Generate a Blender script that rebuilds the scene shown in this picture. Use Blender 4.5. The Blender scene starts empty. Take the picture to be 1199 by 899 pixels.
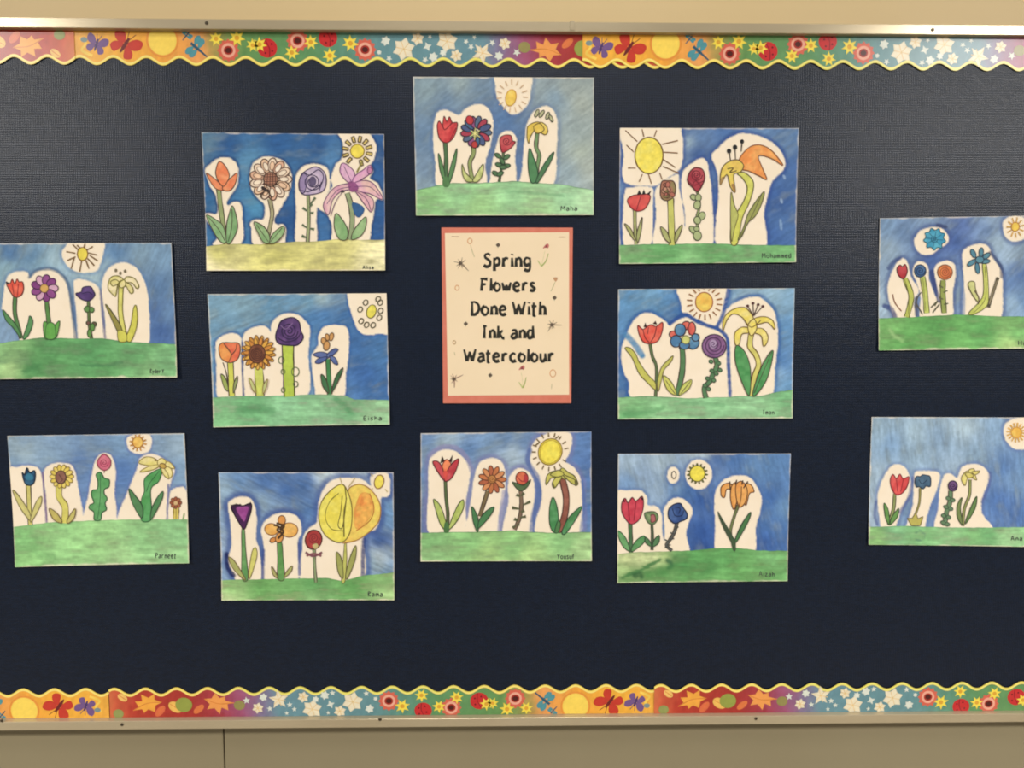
import bpy, math, random
import numpy as np
from mathutils import Vector, Matrix
from mathutils.geometry import delaunay_2d_cdt

# ------------------------------------------------------------------ camera
CAM_H, CAM_D, FOC = 1.62, 1.34, 900.0
PITCH, YAW, ROLL = 0.08307, 0.01794, 0.00100
S = bpy.context.scene
COL = S.collection
_f = Vector((math.sin(YAW)*math.cos(PITCH), math.cos(YAW)*math.cos(PITCH), -math.sin(PITCH)))
_r = Vector((math.cos(YAW), -math.sin(YAW), 0)); _u = _r.cross(_f)
_r, _u = _r*math.cos(ROLL)+_u*math.sin(ROLL), _u*math.cos(ROLL)-_r*math.sin(ROLL)
cam = bpy.data.cameras.new('camera'); cam.sensor_fit = 'HORIZONTAL'
cam.angle_x = 2*math.atan(599.5/FOC); cam.clip_start = .05
camo = bpy.data.objects.new('camera', cam); COL.objects.link(camo)
camo.matrix_world = Matrix(((_r.x, _u.x, -_f.x, 0), (_r.y, _u.y, -_f.y, -CAM_D), (_r.z, _u.z, -_f.z, CAM_H), (0, 0, 0, 1)))
S.camera = camo
# ------------------------------------------------------------------ light
w = bpy.data.worlds.new('world'); S.world = w; w.use_nodes = True
w.node_tree.nodes['Background'].inputs[0].default_value = (1.0, .985, .96, 1)
w.node_tree.nodes['Background'].inputs[1].default_value = .17
def area_lamp(name, x, y, sx, sy, power, col=(1, .965, .9)):
    l = bpy.data.lights.new(name, 'AREA'); l.shape = 'RECTANGLE'; l.size = sx; l.size_y = sy
    l.energy = power; l.color = col
    o = bpy.data.objects.new(name, l); COL.objects.link(o); o.location = (x, y, 2.78)
for n, x, y, p in (('ceiling_or_fill_lamp', -2.42, -2.1, 120), ('ceiling_or_fill_lamp', 2.25, -2.2, 128), ('ceiling_or_fill_lamp', 0, -1.0, 13), ('ceiling_or_fill_lamp', 0, -5.4, 24)):  # weak near-centre lamp is added fill on the papers, reflecting clear of the board
    area_lamp(n, x, y, .9, .5, p)
S.view_settings.view_transform = 'Standard'; S.view_settings.look = 'None'
S.view_settings.gamma = 1; S.view_settings.use_curve_mapping = False
S.view_settings.exposure = 0.0
S.cycles.filter_width = 2.0

# ------------------------------------------------------------------ helpers
def lin(c):
    c = np.asarray(c, float)/255.0
    return np.where(c <= .04045, c/12.92, ((c+.055)/1.055)**2.4)
def P(px, py, y=0.0):
    """photo pixel -> point of the wall-parallel plane at depth y (metres)"""
    a = (np.asarray(px, float)-599.5)/FOC; b = -(np.asarray(py, float)-449.5)/FOC
    dx = _f.x+_r.x*a+_u.x*b; dy = _f.y+_r.y*a+_u.y*b; dz = _f.z+_r.z*a+_u.z*b
    t = (CAM_D+y)/dy
    return dx*t, CAM_H+dz*t
def hashn(ix, iy, seed):
    h = (ix.astype(np.int64)*374761393+iy.astype(np.int64)*668265263+seed*974634777) & 0xffffffff
    h = ((h ^ (h >> 13))*1274126177) & 0xffffffff
    return ((h ^ (h >> 16)) & 0xffff)/65535.0
def vnoise(x, y, seed):
    x = np.asarray(x, float); y = np.asarray(y, float)
    ix = np.floor(x); iy = np.floor(y); fx = x-ix; fy = y-iy
    fx = fx*fx*(3-2*fx); fy = fy*fy*(3-2*fy)
    a = hashn(ix, iy, seed); b = hashn(ix+1, iy, seed); c = hashn(ix, iy+1, seed); d = hashn(ix+1, iy+1, seed)
    return (a*(1-fx)+b*fx)*(1-fy)+(c*(1-fx)+d*fx)*fy
def fbm(x, y, seed, o=3):
    s = 0; a = .5; n = 0
    for k in range(o):
        s = s+a*vnoise(x*2**k, y*2**k, seed+k); n += a; a *= .55
    return s/n
def dull(C, k):
    g = (C*np.array([.3, .5, .2])).sum(-1, keepdims=True); return C*(1-k)+g*k
def sstep(a, b, x):
    t = np.clip((x-a)/(b-a), 0, 1); return t*t*(3-2*t)
def crom(pts, closed, n=6):
    p = [np.array(q, float) for q in pts]; m = len(p); out = []
    if m < 3: 
        return np.array([p[0]+(p[-1]-p[0])*t for t in np.linspace(0, 1, 8)])
    for i in range(m if closed else m-1):
        if closed: a, b, c, d = p[i-1], p[i], p[(i+1) % m], p[(i+2) % m]
        else: a, b, c, d = p[max(i-1, 0)], p[i], p[i+1], p[min(i+2, m-1)]
        for k in range(n):
            t = k/n
            out.append(.5*((2*b)+(c-a)*t+(2*a-5*b+4*c-d)*t*t+(3*b-a-3*c+d)*t**3))
    if not closed: out.append(p[-1])
    return np.array(out)
def ell(cx, cy, rx, ry, rot=0, n=18):
    r = math.radians(rot); o = []
    for i in range(n):
        a = 2*math.pi*i/n; x = rx*math.cos(a); y = ry*math.sin(a)
        o.append((cx+x*math.cos(r)-y*math.sin(r), cy+x*math.sin(r)+y*math.cos(r)))
    return o
def polydist(x, y, poly):
    """signed distance, negative inside"""
    d = np.full(x.shape, 1e18); ins = np.zeros(x.shape, bool); n = len(poly)
    for i in range(n):
        ax, ay = poly[i]; bx, by = poly[(i+1) % n]
        ex, ey = bx-ax, by-ay; L = ex*ex+ey*ey+1e-9
        t = np.clip(((x-ax)*ex+(y-ay)*ey)/L, 0, 1)
        d = np.minimum(d, (x-ax-t*ex)**2+(y-ay-t*ey)**2)
        c = (ay > y) != (by > y)
        with np.errstate(divide='ignore', invalid='ignore'):
            xi = ax+(y-ay)*ex/(ey if ey != 0 else 1e-9)
        ins ^= c & (x < xi)
    d = np.sqrt(d); return np.where(ins, -d, d)
def linedist(x, y, pl):
    d = np.full(x.shape, 1e18)
    for (ax, ay), (bx, by) in zip(pl[:-1], pl[1:]):
        ex, ey = bx-ax, by-ay; L = ex*ex+ey*ey+1e-9
        t = np.clip(((x-ax)*ex+(y-ay)*ey)/L, 0, 1)
        d = np.minimum(d, (x-ax-t*ex)**2+(y-ay-t*ey)**2)
    return np.sqrt(d)

# ------------------------------------------------------------------ materials
def new_mat(name):
    m = bpy.data.materials.new(name); m.use_nodes = True
    nt = m.node_tree; return m, nt, nt.nodes['Principled BSDF']
def N(nt, t, **k):
    n = nt.nodes.new(t)
    for a, b in k.items(): setattr(n, a, b)
    return n
def noisy(name, c1, c2, scale, rough, bump=.1, bscale=400, spec=.5, metal=0, stretch=None, bdist=.001):
    m, nt, b = new_mat(name); L = nt.links.new
    tc = N(nt, 'ShaderNodeTexCoord'); mp = N(nt, 'ShaderNodeMapping')
    if stretch: mp.inputs['Scale'].default_value = stretch
    L(tc.outputs['Object'], mp.inputs[0])
    n1 = N(nt, 'ShaderNodeTexNoise'); n1.inputs['Scale'].default_value = scale; n1.inputs['Detail'].default_value = 5
    L(mp.outputs[0], n1.inputs['Vector'])
    cr = N(nt, 'ShaderNodeValToRGB'); cr.color_ramp.elements[0].position = .35; cr.color_ramp.elements[1].position = .65
    cr.color_ramp.elements[0].color = (*lin(c1), 1); cr.color_ramp.elements[1].color = (*lin(c2), 1)
    L(n1.outputs[0], cr.inputs[0]); L(cr.outputs[0], b.inputs['Base Color'])
    b.inputs['Roughness'].default_value = rough; b.inputs['Specular IOR Level'].default_value = spec; b.inputs['Metallic'].default_value = metal
    n2 = N(nt, 'ShaderNodeTexNoise'); n2.inputs['Scale'].default_value = bscale; n2.inputs['Detail'].default_value = 3
    L(mp.outputs[0], n2.inputs['Vector'])
    bp = N(nt, 'ShaderNodeBump'); bp.inputs['Strength'].default_value = bump; bp.inputs['Distance'].default_value = bdist
    L(n2.outputs[0], bp.inputs['Height']); L(bp.outputs[0], b.inputs['Normal'])
    return m
def painted(name, rough, spec, grain, bump):
    """pigment colours stored on the mesh, broken up by fine paper grain"""
    m, nt, b = new_mat(name); L = nt.links.new
    at = N(nt, 'ShaderNodeAttribute', attribute_name='pigment')
    tc = N(nt, 'ShaderNodeTexCoord')
    n1 = N(nt, 'ShaderNodeTexNoise'); n1.inputs['Scale'].default_value = 160; n1.inputs['Detail'].default_value = 4
    L(tc.outputs['Object'], n1.inputs['Vector'])
    mr = N(nt, 'ShaderNodeMapRange'); mr.inputs['To Min'].default_value = 1-grain; mr.inputs['To Max'].default_value = 1+grain
    mr.inputs['From Min'].default_value = .25; mr.inputs['From Max'].default_value = .75
    L(n1.outputs[0], mr.inputs['Value'])
    mx = N(nt, 'ShaderNodeVectorMath', operation='SCALE')
    L(at.outputs['Color'], mx.inputs[0]); L(mr.outputs[0], mx.inputs['Scale']); L(mx.outputs[0], b.inputs['Base Color'])
    b.inputs['Roughness'].default_value = rough; b.inputs['Specular IOR Level'].default_value = spec
    n2 = N(nt, 'ShaderNodeTexNoise'); n2.inputs['Scale'].default_value = 700
    L(tc.outputs['Object'], n2.inputs['Vector'])
    bp = N(nt, 'ShaderNodeBump'); bp.inputs['Strength'].default_value = bump; bp.inputs['Distance'].default_value = .0004
    L(n2.outputs[0], bp.inputs['Height']); L(bp.outputs[0], b.inputs['Normal'])
    return m
M_PAINT = painted('watercolour_pigment', .75, .25, .10, .25)
M_PRINT = painted('glossy_print', .27, .28, .03, .05)
M_INK = painted('printed_ink', .6, .3, .05, .05)
M_PAPER = noisy('watercolour_paper', (244, 228, 204), (247, 232, 210), 30, .8, .2, 600, .2)
M_TITLE = noisy('cream_copy_paper', (237, 215, 181), (240, 218, 185), 12, .7, .05, 600, .3)
M_CORAL = noisy('coral_construction_paper', (208, 118, 97), (214, 126, 106), 60, .75, .2, 700, .3)
M_WALL = noisy('cream_wall_paint', (213, 188, 140), (216, 191, 144), 3, .5, .12, 260, .35)
M_LOWER = noisy('grey_tan_panel_paint', (141, 130, 103), (145, 134, 107), 2.5, .45, .05, 200, .35, stretch=(1, 1, .4))
M_RAIL = noisy('satin_almond_metal', (180, 165, 136), (188, 173, 144), 25, .24, .04, 300, .5, .3, stretch=(.2, 1, 1))
M_SCREW = noisy('dull_screw_metal', (70, 62, 52), (100, 90, 76), 400, .4, .1, 900, .5, .8)
M_STAPLE = noisy('steel_wire', (170, 130, 110), (185, 145, 125), 300, .35, .05, 900, .5, .6)
def board_mat():
    m, nt, b = new_mat('navy_woven_vinyl'); L = nt.links.new
    tc = N(nt, 'ShaderNodeTexCoord')
    n1 = N(nt, 'ShaderNodeTexNoise'); n1.inputs['Scale'].default_value = 330; n1.inputs['Detail'].default_value = 3
    mp = N(nt, 'ShaderNodeMapping'); mp.inputs['Scale'].default_value = (.35, 1, 1.2); L(tc.outputs['Object'], mp.inputs[0]); L(mp.outputs[0], n1.inputs['Vector'])
    cr = N(nt, 'ShaderNodeValToRGB'); cr.color_ramp.elements[0].position = .3; cr.color_ramp.elements[1].position = .7
    cr.color_ramp.elements[0].color = (*lin((6, 17, 34)), 1); cr.color_ramp.elements[1].color = (*lin((12, 26, 47)), 1)
    L(n1.outputs[0], cr.inputs[0]); L(cr.outputs[0], b.inputs['Base Color'])
    b.inputs['Roughness'].default_value = .34; b.inputs['Specular IOR Level'].default_value = .34
    wx = N(nt, 'ShaderNodeTexWave', bands_direction='X'); wz = N(nt, 'ShaderNodeTexWave', bands_direction='Z')
    for q in (wx, wz):
        q.inputs['Scale'].default_value = 105; q.inputs['Distortion'].default_value = 2.2; q.inputs['Detail'].default_value = 2
        L(tc.outputs['Object'], q.inputs['Vector'])
    ad = N(nt, 'ShaderNodeMath', operation='ADD'); L(wx.outputs['Fac'], ad.inputs[0]); L(wz.outputs['Fac'], ad.inputs[1])
    ad2 = N(nt, 'ShaderNodeMath', operation='ADD'); L(ad.outputs[0], ad2.inputs[0]); L(n1.outputs[0], ad2.inputs[1])
    bp = N(nt, 'ShaderNodeBump'); bp.inputs['Strength'].default_value = .34; bp.inputs['Distance'].default_value = .00038
    L(ad2.outputs[0], bp.inputs['Height']); L(bp.outputs[0], b.inputs['Normal'])
    return m
M_BOARD = board_mat()

# ------------------------------------------------------------------ object makers
def link(name, me, mat, parent=None):
    o = bpy.data.objects.new(name, me); COL.objects.link(o)
    if mat: me.materials.append(mat)
    if parent: o.parent = parent
    return o
def empty(name, loc, parent=None):
    o = bpy.data.objects.new(name, None); COL.objects.link(o); o.location = loc
    o.empty_display_size = .03
    if parent: o.parent = parent
    return o
def tag(o, label=None, cat=None, group=None, kind=None):
    for k, v in (('label', label), ('category', cat), ('group', group), ('kind', kind)):
        if v: o[k] = v
    return o
def box(name, x0, x1, y0, y1, z0, z1, mat, parent=None, off=(0, 0, 0), bev=0):
    v = [(x-off[0], y-off[1], z-off[2]) for x in (x0, x1) for y in (y0, y1) for z in (z0, z1)]
    f = [(0, 1, 3, 2), (4, 6, 7, 5), (0, 4, 5, 1), (2, 3, 7, 6), (0, 2, 6, 4), (1, 5, 7, 3)]
    me = bpy.data.meshes.new(name); me.from_pydata(v, [], f); o = link(name, me, mat, parent)
    if bev:
        b = o.modifiers.new('bevel', 'BEVEL'); b.width = bev; b.segments = 3
    return o
def prism_x(name, prof, x0, x1, mat, parent, off):
    """extrude a (y,z) profile along x"""
    n = len(prof); v = [(x-off[0], y-off[1], z-off[2]) for x in (x0, x1) for y, z in prof]
    f = [(i, (i+1) % n, n+(i+1) % n, n+i) for i in range(n)]+[tuple(range(n))[::-1], tuple(range(n, 2*n))]
    me = bpy.data.meshes.new(name); me.from_pydata(v, [], f); me.validate(); me.update()
    return link(name, me, mat, parent)

class Geo:
    """painted geometry collected for ONE mesh: points in drawing units + layer + colour"""
    def __init__(s): s.v = []; s.l = []; s.c = []; s.f = []
    def add(s, v, lay, c, f):
        k = len(s.v); s.v += [tuple(p) for p in v]; s.l += [lay]*len(v); s.c += [tuple(q) for q in c]
        s.f += [tuple(i+k for i in t) for t in f]

class Canvas:
    def __init__(s, root, mp, lift, y0, unit, mat, seed):
        s.root = root; s.mp = mp; s.lift = lift; s.y0 = y0; s.unit = unit; s.mat = mat; s.lay = 8; s.lu = 2.5e-5; s.nf = 0; s.clamp = None; s.seed = seed
        s.rng = random.Random(seed)
    def build(s, name, g, parent, mat=None, base=(0, 0, 0)):
        v = np.array(g.v, float)
        if s.clamp: v = s.clamp(v)
        x, z = s.mp(v[:, 0], v[:, 1]); L = np.array(g.l)
        y = s.y0-s.lift(x, z)-L*s.lu
        r = s.root.location
        co = np.stack([x-r.x, y-r.y, z-r.z], 1)
        fs = []
        for t in g.f:
            if len(t) == 4 and len({tuple(co[i]) for i in t}) < 4 or len({tuple(co[i]) for i in t}) < 3: continue
            a, b, c = co[t[0]], co[t[1]], co[t[2]]
            n = (b[2]-a[2])*(c[0]-a[0])-(b[0]-a[0])*(c[2]-a[2])   # y of the normal
            fs.append(t if n < 0 else t[::-1])
        me = bpy.data.meshes.new(name); me.from_pydata(co.tolist(), [], fs)
        at = me.color_attributes.new('pigment', 'FLOAT_COLOR', 'POINT')
        c = np.clip(np.array(g.c), 0, 1)
        if s.clamp: c = dull(c, .1)
        c4 = np.concatenate([c, np.ones((len(c), 1))], 1).astype(np.float32)
        at.data.foreach_set('color', c4.ravel())
        return link(name, me, mat or s.mat, parent)
    # ---- primitives
    def fill(s, g, pts, col, smooth=True, col2=None, var=.12, edge=.12, n=6, step=None):
        p = crom(pts, True, n) if smooth else np.array(pts, float)
        st = step or s.unit*1.7
        s.lay += 1
        x0, y0 = p.min(0); x1, y1 = p.max(0)
        ins = []
        if (x1-x0)*(y1-y0) > 12*st*st:
            gx, gy = np.meshgrid(np.arange(x0+st*.5, x1, st), np.arange(y0+st*.5, y1, st))
            gx = gx.ravel(); gy = gy.ravel(); d = polydist(gx, gy, p)
            k = d < -st*.55; ins = list(zip(gx[k], gy[k]))
        m = len(p)
        vs = [Vector((a, b)) for a, b in p]+[Vector((a, b)) for a, b in ins]
        try:
            ov, oe, of, *_ = delaunay_2d_cdt(vs, [], [list(range(m))], 1, 1e-5)
        except Exception:
            return
        if not of: return
        q = np.array([(a.x, a.y) for a in ov])
        c1 = lin(col); c2 = lin(col2) if col2 else c1
        k = s.unit
        nz = fbm(q[:, 0]/(k*7)+s.lay*3.1, q[:, 1]/(k*7), s.seed)
        dd = -polydist(q[:, 0], q[:, 1], p)
        t = sstep(.3, .7, nz)[:, None]
        c = c1*(1-t)+c2*t
        nz2 = fbm(q[:, 0]/(k*3)+7, q[:, 1]/(k*3)+s.lay, s.seed+5)
        c = c*(1+var*2*(nz2-.5))[:, None]*(1-edge*np.exp(-np.maximum(dd, 0)/(k*1.0)))[:, None]
        g.add(q, s.lay, c, of)
    def line(s, g, pts, wd, col, smooth=True, closed=False, taper=None, jit=.18, n=6, bend=0):
        p = crom(pts, closed, n) if (smooth and len(pts) > 2) else None
        if p is None:
            q = [np.array(a, float) for a in pts]+([np.array(pts[0], float)] if closed else [])
            p = []
            for a, b in zip(q[:-1], q[1:]):
                L = max(2, int(np.linalg.norm(b-a)/(s.unit*2))+1)
                p += [a+(b-a)*i/L for i in range(L)]
            p.append(q[-1]); p = np.array(p); closed = False
        elif closed:
            p = np.concatenate([p, p[:1]])
        s.lay += 1
        d = np.gradient(p, axis=0); ln = np.linalg.norm(d, axis=1)+1e-9; nr = np.stack([-d[:, 1], d[:, 0]], 1)/ln[:, None]
        m = len(p); t = np.linspace(0, 1, m)
        ww = np.full(m, wd/2.0)
        if taper is not None: ww = (taper[0]+(taper[1]-taper[0])*t)/2.0
        ww = ww*(1+jit*2*(vnoise(np.arange(m)*.45+s.lay*1.7, np.zeros(m), s.seed+9)-.5))
        v = np.concatenate([p+nr*ww[:, None], p-nr*ww[:, None]])
        f = [(i, i+1, m+i+1, m+i) for i in range(m-1)]
        c1 = lin(col); nz = vnoise(np.arange(m)*.5, np.full(m, s.lay*.7), s.seed+3)
        c = np.repeat(c1[None], m, 0)*(1+.25*(nz-.5))[:, None]
        g.add(v, s.lay, np.concatenate([c, c]), f)
    def dot(s, g, x, y, r, col, ry=None, rot=0): s.fill(g, ell(x, y, r, ry or r, rot, 12), col, True, n=2)

INK = (76, 62, 52)
class Flower:
    """one painted part with its own sub-parts (bloom, stem, leaf ...)"""
    def __init__(s, cv, name):
        cv.nf += 2; cv.lay = 14+cv.nf; s.cv = cv; s.e = empty(name, (0, 0, 0), cv.root); s.g = {}; s.k = 0
    def G(s, key):
        if key == 'leaf': s.k += 1; key = 'leaf#%d' % s.k
        return s.g.setdefault(key, Geo())
    def F(s, key, col, pts, ol=INK, ow=4.8, col2=None, smooth=True, var=.14, n=5):
        g = key if isinstance(key, Geo) else s.G(key)
        s.cv.fill(g, pts, col, smooth, col2, var, n=n)
        if ol is not None: s.cv.line(g, pts, ow, ol, smooth, True, n=n)
        return g
    def L(s, key, wd, pts, col=INK, smooth=True, taper=None):
        g = key if isinstance(key, Geo) else s.G(key); s.cv.line(g, pts, wd, col, smooth, taper=taper); return g
    def stem(s, pts, wd, col, ow=5, ol=INK, key='stem'):
        g = s.G(key)
        if ow: s.cv.line(g, pts, wd+ow*1.3, ol, True, jit=.1)
        s.cv.line(g, pts, max(wd-ow*.7, 3), col, True, jit=.1); return g
    def leaf(s, col, pts, ol=INK, col2=None, ow=5, vein=True):
        g = s.F('leaf', col, pts, ol, ow, col2)
        return g
    def E(s, key, col, x, y, rx, ry=None, rot=0, ol=INK, ow=4.8, col2=None):
        return s.F(key, col, ell(x, y, rx, ry or rx, rot, 12), ol, ow, col2, True, n=2)
    def ring(s, key, x, y, r, n, rx, ry, cols, ol=INK, ow=5, a0=0):
        for i in range(n):
            a = a0+360*i/n; c = cols[i % len(cols)]
            s.E(key, c, x+r*math.cos(math.radians(a)), y+r*math.sin(math.radians(a)), rx, ry, a, ol, ow)
    def swirl(s, key, x, y, r, turns, wd, col, sq=1):
        n = int(turns*10)
        s.L(key, wd, [(x+r*(1-i/n)*math.cos(i*.63), y+sq*r*(1-i/n)*math.sin(i*.63)) for i in range(n)], col)
    def done(s):
        for k, g in s.g.items():
            if g.f: s.cv.build(k.split('#')[0], g, s.e)
        return s.e
def sun_part(cv, x, y, rx, ry, col, rays, rot=0, ol=(150, 95, 40), rw=7, rcol=(130, 90, 50), col2=None, ow=6):
    f = Flower(cv, 'painted_sun')
    f.F('sun_disc', col, ell(x, y, rx, ry, rot, 16), ol, ow, col2, n=3)
    for a, b in rays: f.L('sun_rays', rw, [a, b], rcol)
    return f
def rays(x, y, r0, r1, n, a0=0, sq=1, skip=()):
    return [((x+r0*math.cos(t), y+sq*r0*math.sin(t)), (x+r1*math.cos(t), y+sq*r1*math.sin(t)))
            for i in range(n) if i not in skip for t in [math.radians(a0+360*i/n)]]

# ------------------------------------------------------------------ lettering (own strokes)
GL = {
 'S': [[(.44, .84), (.3, .98), (.1, .9), (.1, .7), (.28, .54), (.42, .35), (.38, .1), (.18, 0), (0, .13)]],
 'p': [[(.07, .68), (.1, -.32)], [(.1, .5), (.28, .67), (.42, .5), (.38, .18), (.12, .08)]],
 'r': [[(.08, .68), (.1, 0)], [(.1, .42), (.24, .64), (.42, .6)]],
 'i': [[(.08, .68), (.1, 0)], [(.08, .88), (.1, .97)]],
 'n': [[(.07, .68), (.08, 0)], [(.09, .45), (.26, .66), (.4, .48), (.41, 0)]],
 'g': [[(.4, .6), (.17, .67), (.04, .4), (.15, .1), (.38, .2)], [(.42, .68), (.42, -.08), (.28, -.3), (.03, -.2)]],
 'F': [[(.12, .98), (.08, 0)], [(0, 1), (.52, .96)], [(.1, .53), (.4, .55)]],
 'l': [[(.1, 1.04), (.1, 0)]],
 'o': [[(.26, .68), (.08, .52), (.05, .25), (.22, .0), (.42, .12), (.47, .42), (.27, .68)]],
 'w': [[(.0, .68), (.17, .03)], [(.17, .03), (.32, .5)], [(.32, .5), (.46, .03)], [(.46, .03), (.63, .7)]],
 'e': [[(.06, .34), (.42, .42), (.38, .62), (.22, .68), (.05, .45), (.1, .12), (.28, 0), (.46, .1)]],
 's': [[(.36, .6), (.2, .68), (.06, .54), (.2, .36), (.35, .2), (.24, .02), (.02, .08)]],
 'D': [[(.12, 1), (.1, 0)], [(0, .97), (.3, .98), (.54, .75), (.55, .35), (.34, .05), (.02, .03)]],
 'W': [[(.0, 1), (.22, .03)], [(.22, .03), (.42, .82)], [(.4, .82), (.6, .03)], [(.6, .03), (.84, 1.03)]],
 't': [[(.15, .95), (.14, 0), (.24, .0)], [(0, .64), (.34, .68)]],
 'h': [[(.08, 1.03), (.08, 0)], [(.09, .45), (.26, .66), (.4, .48), (.41, 0)]],
 'I': [[(.12, 1), (.08, 0)], [(.0, .99), (.26, 1)]],
 'k': [[(.08, 1.03), (.08, 0)], [(.4, .66), (.1, .33)], [(.18, .4), (.36, .06), (.52, .02)]],
 'a': [[(.06, .6), (.24, .68), (.38, .55), (.4, 0)], [(.38, .4), (.15, .36), (.04, .17), (.15, 0), (.38, .12)]],
 'd': [[(.38, .62), (.15, .66), (.04, .35), (.15, .02), (.38, .14)], [(.42, 1.03), (.42, 0)]],
 'c': [[(.42, .58), (.25, .68), (.06, .45), (.08, .15), (.25, 0), (.45, .1)]],
 'u': [[(.07, .68), (.08, .2), (.22, 0), (.4, .18)], [(.41, .68), (.43, 0)]],
 'M': [[(0, 0), (.06, 1), (.3, .4), (.55, 1), (.6, 0)]], 'A': [[(0, 0), (.25, 1), (.5, 0)], [(.1, .35), (.42, .35)]],
 'E': [[(.4, 1), (.08, .95), (.06, .05), (.42, 0)], [(.06, .5), (.34, .5)]], 'R': [[(.08, 0), (.08, 1), (.42, .85), (.1, .5), (.45, 0)]],
 'Y': [[(0, 1), (.22, .5), (.45, 1)], [(.22, .5), (.2, 0)]], 'P': [[(.08, 0), (.08, 1), (.42, .85), (.4, .6), (.1, .48)]],
 'H': [[(.06, 1), (.06, 0)], [(.45, 1), (.45, 0)], [(.06, .5), (.45, .5)]], 'm': [[(.06, .66), (.08, 0)], [(.08, .5), (.22, .66), (.3, .4), (.3, 0)], [(.3, .45), (.45, .66), (.54, .4), (.54, 0)]],
 'y': [[(.05, .66), (.2, .1)], [(.4, .68), (.1, -.3)]], 'f': [[(.35, .95), (.2, 1), (.14, .7), (.12, 0)], [(0, .6), (.3, .62)]], 'z': [[(.02, .62), (.38, .66), (.04, .02), (.42, .02)]],
 'j': [[(.2, .66), (.2, -.25), (.02, -.3)]], '.': [[(.05, 0), (.1, .05)]],
}
def write(cv, g, txt, x0, x1, yb, cap, wt, wb, col, gap=.17, slope=0):
    adv = []; X = 0
    for ch in txt:
        if ch == ' ': X += .3; adv.append(None); continue
        mx = max(p[0] for st in GL[ch] for p in st); adv.append(X); X += mx+gap
    X -= gap; sx = (x1-x0)/X
    for ch, a in zip(txt, adv):
        if a is None: continue
        for st in GL[ch]:
            pts = [(x0+(a+p[0])*sx, yb-p[1]*cap+slope*(a+p[0])*sx) for p in st]
            dn = pts[-1][1] > pts[0][1]
            cv.line(g, pts, wt, col, len(pts) > 2, taper=(wt, wb) if dn else (wb, wt), jit=.1, n=5)

# ================================================================== STRUCTURE
Z_TOP, Z_BOT = CAM_H+.4965, CAM_H-.729          # outer edges of the board's frame
BX0, BX1 = -1.05, 1.10
BY = 0.0                                         # face of the board
WALLY = .014
def wallx(px, py): return float(P(px, py, WALLY)[0])
zl = CAM_H-.70
tag(box('wall_back', -3.6, 3.6, WALLY, WALLY+.15, zl, 2.8, M_WALL), kind='structure')
sx = wallx(262.5, 875)
tag(box('wall_panel', -3.6, sx-.0013, WALLY-.001, WALLY+.15, 0, zl-.0005, M_LOWER, bev=.0012), kind='structure')
tag(box('wall_panel', sx+.0013, 3.6, WALLY-.001, WALLY+.15, 0, zl-.0005, M_LOWER, bev=.0012), kind='structure')
tag(box('floor', -3.6, 3.6, -7, WALLY+.15, -.05, -.0005, noisy('vinyl_floor_tile', (150, 142, 128), (162, 154, 140), 4, .4, .05)), kind='structure')

# ================================================================== BULLETIN BOARD
bb = empty('bulletin_board', (0, WALLY, Z_BOT))
tag(bb, 'long navy woven bulletin board with a thin almond metal frame on the wall', 'bulletin board')
OFF = (0, WALLY, Z_BOT)
RT = .0165
box('board_panel', BX0, BX1, BY, WALLY-.0012, Z_BOT+.006, Z_TOP-.006, M_BOARD, bb, OFF)
def rail(zo, zi):
    s = 1 if zo > zi else -1
    return [(WALLY-.0012, zo), (-.011, zo), (-.0135, zo-s*.0012), (-.0135, zi+s*.0008), (-.0127, zi), (-.0002, zi), (-.0002, zo-s*.005), (WALLY-.0012, zo-s*.005)]
def screw(parent, px, py, r=.0028):
    x, z = P(px, py, -.0135); n = 14; v = []; f = []
    for k, (rr, yy) in enumerate(((r, -.0130), (r, -.0142), (r*.7, -.0150))):
        for i in range(n):
            a = 2*math.pi*i/n; v.append((x+rr*math.cos(a), yy-WALLY, z+rr*math.sin(a)-Z_BOT))
    for k in range(2):
        for i in range(n): f.append((k*n+i, k*n+(i+1) % n, k*n+n+(i+1) % n, k*n+n+i))
    f.append(tuple(range(2*n, 3*n)))
    me = bpy.data.meshes.new('screw'); me.from_pydata(v, [], f); link('screw', me, M_SCREW, parent)
tr = prism_x('top_rail', rail(Z_TOP, Z_TOP-RT), BX0, BX1, M_RAIL, bb, OFF)
br = prism_x('bottom_rail', rail(Z_BOT, Z_BOT+RT), BX0, BX1, M_RAIL, bb, OFF)
for a in ((242, 27), (1092, 35)): screw(tr, *a)
for a in ((2, 843.5), (143, 848), (445, 842), (885, 841)): screw(br, *a)
for nm, xo, sg in (('side_rail', BX0, 1), ('side_rail', BX1, -1)):
    box(nm, min(xo, xo+sg*RT)-.0004, max(xo, xo+sg*RT)+.0004, -.0132, WALLY-.0012, Z_BOT+RT+.0003, Z_TOP-RT-.0003, M_RAIL, bb, OFF, .0012)
# splice clip in the top rail
cx, cz = P(670, 31, -.0135)
box('splice_clip', cx-.004, cx+.004, -.0146, -.013, cz-.0065, cz+.009, M_RAIL, tr, OFF, .0006)

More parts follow.
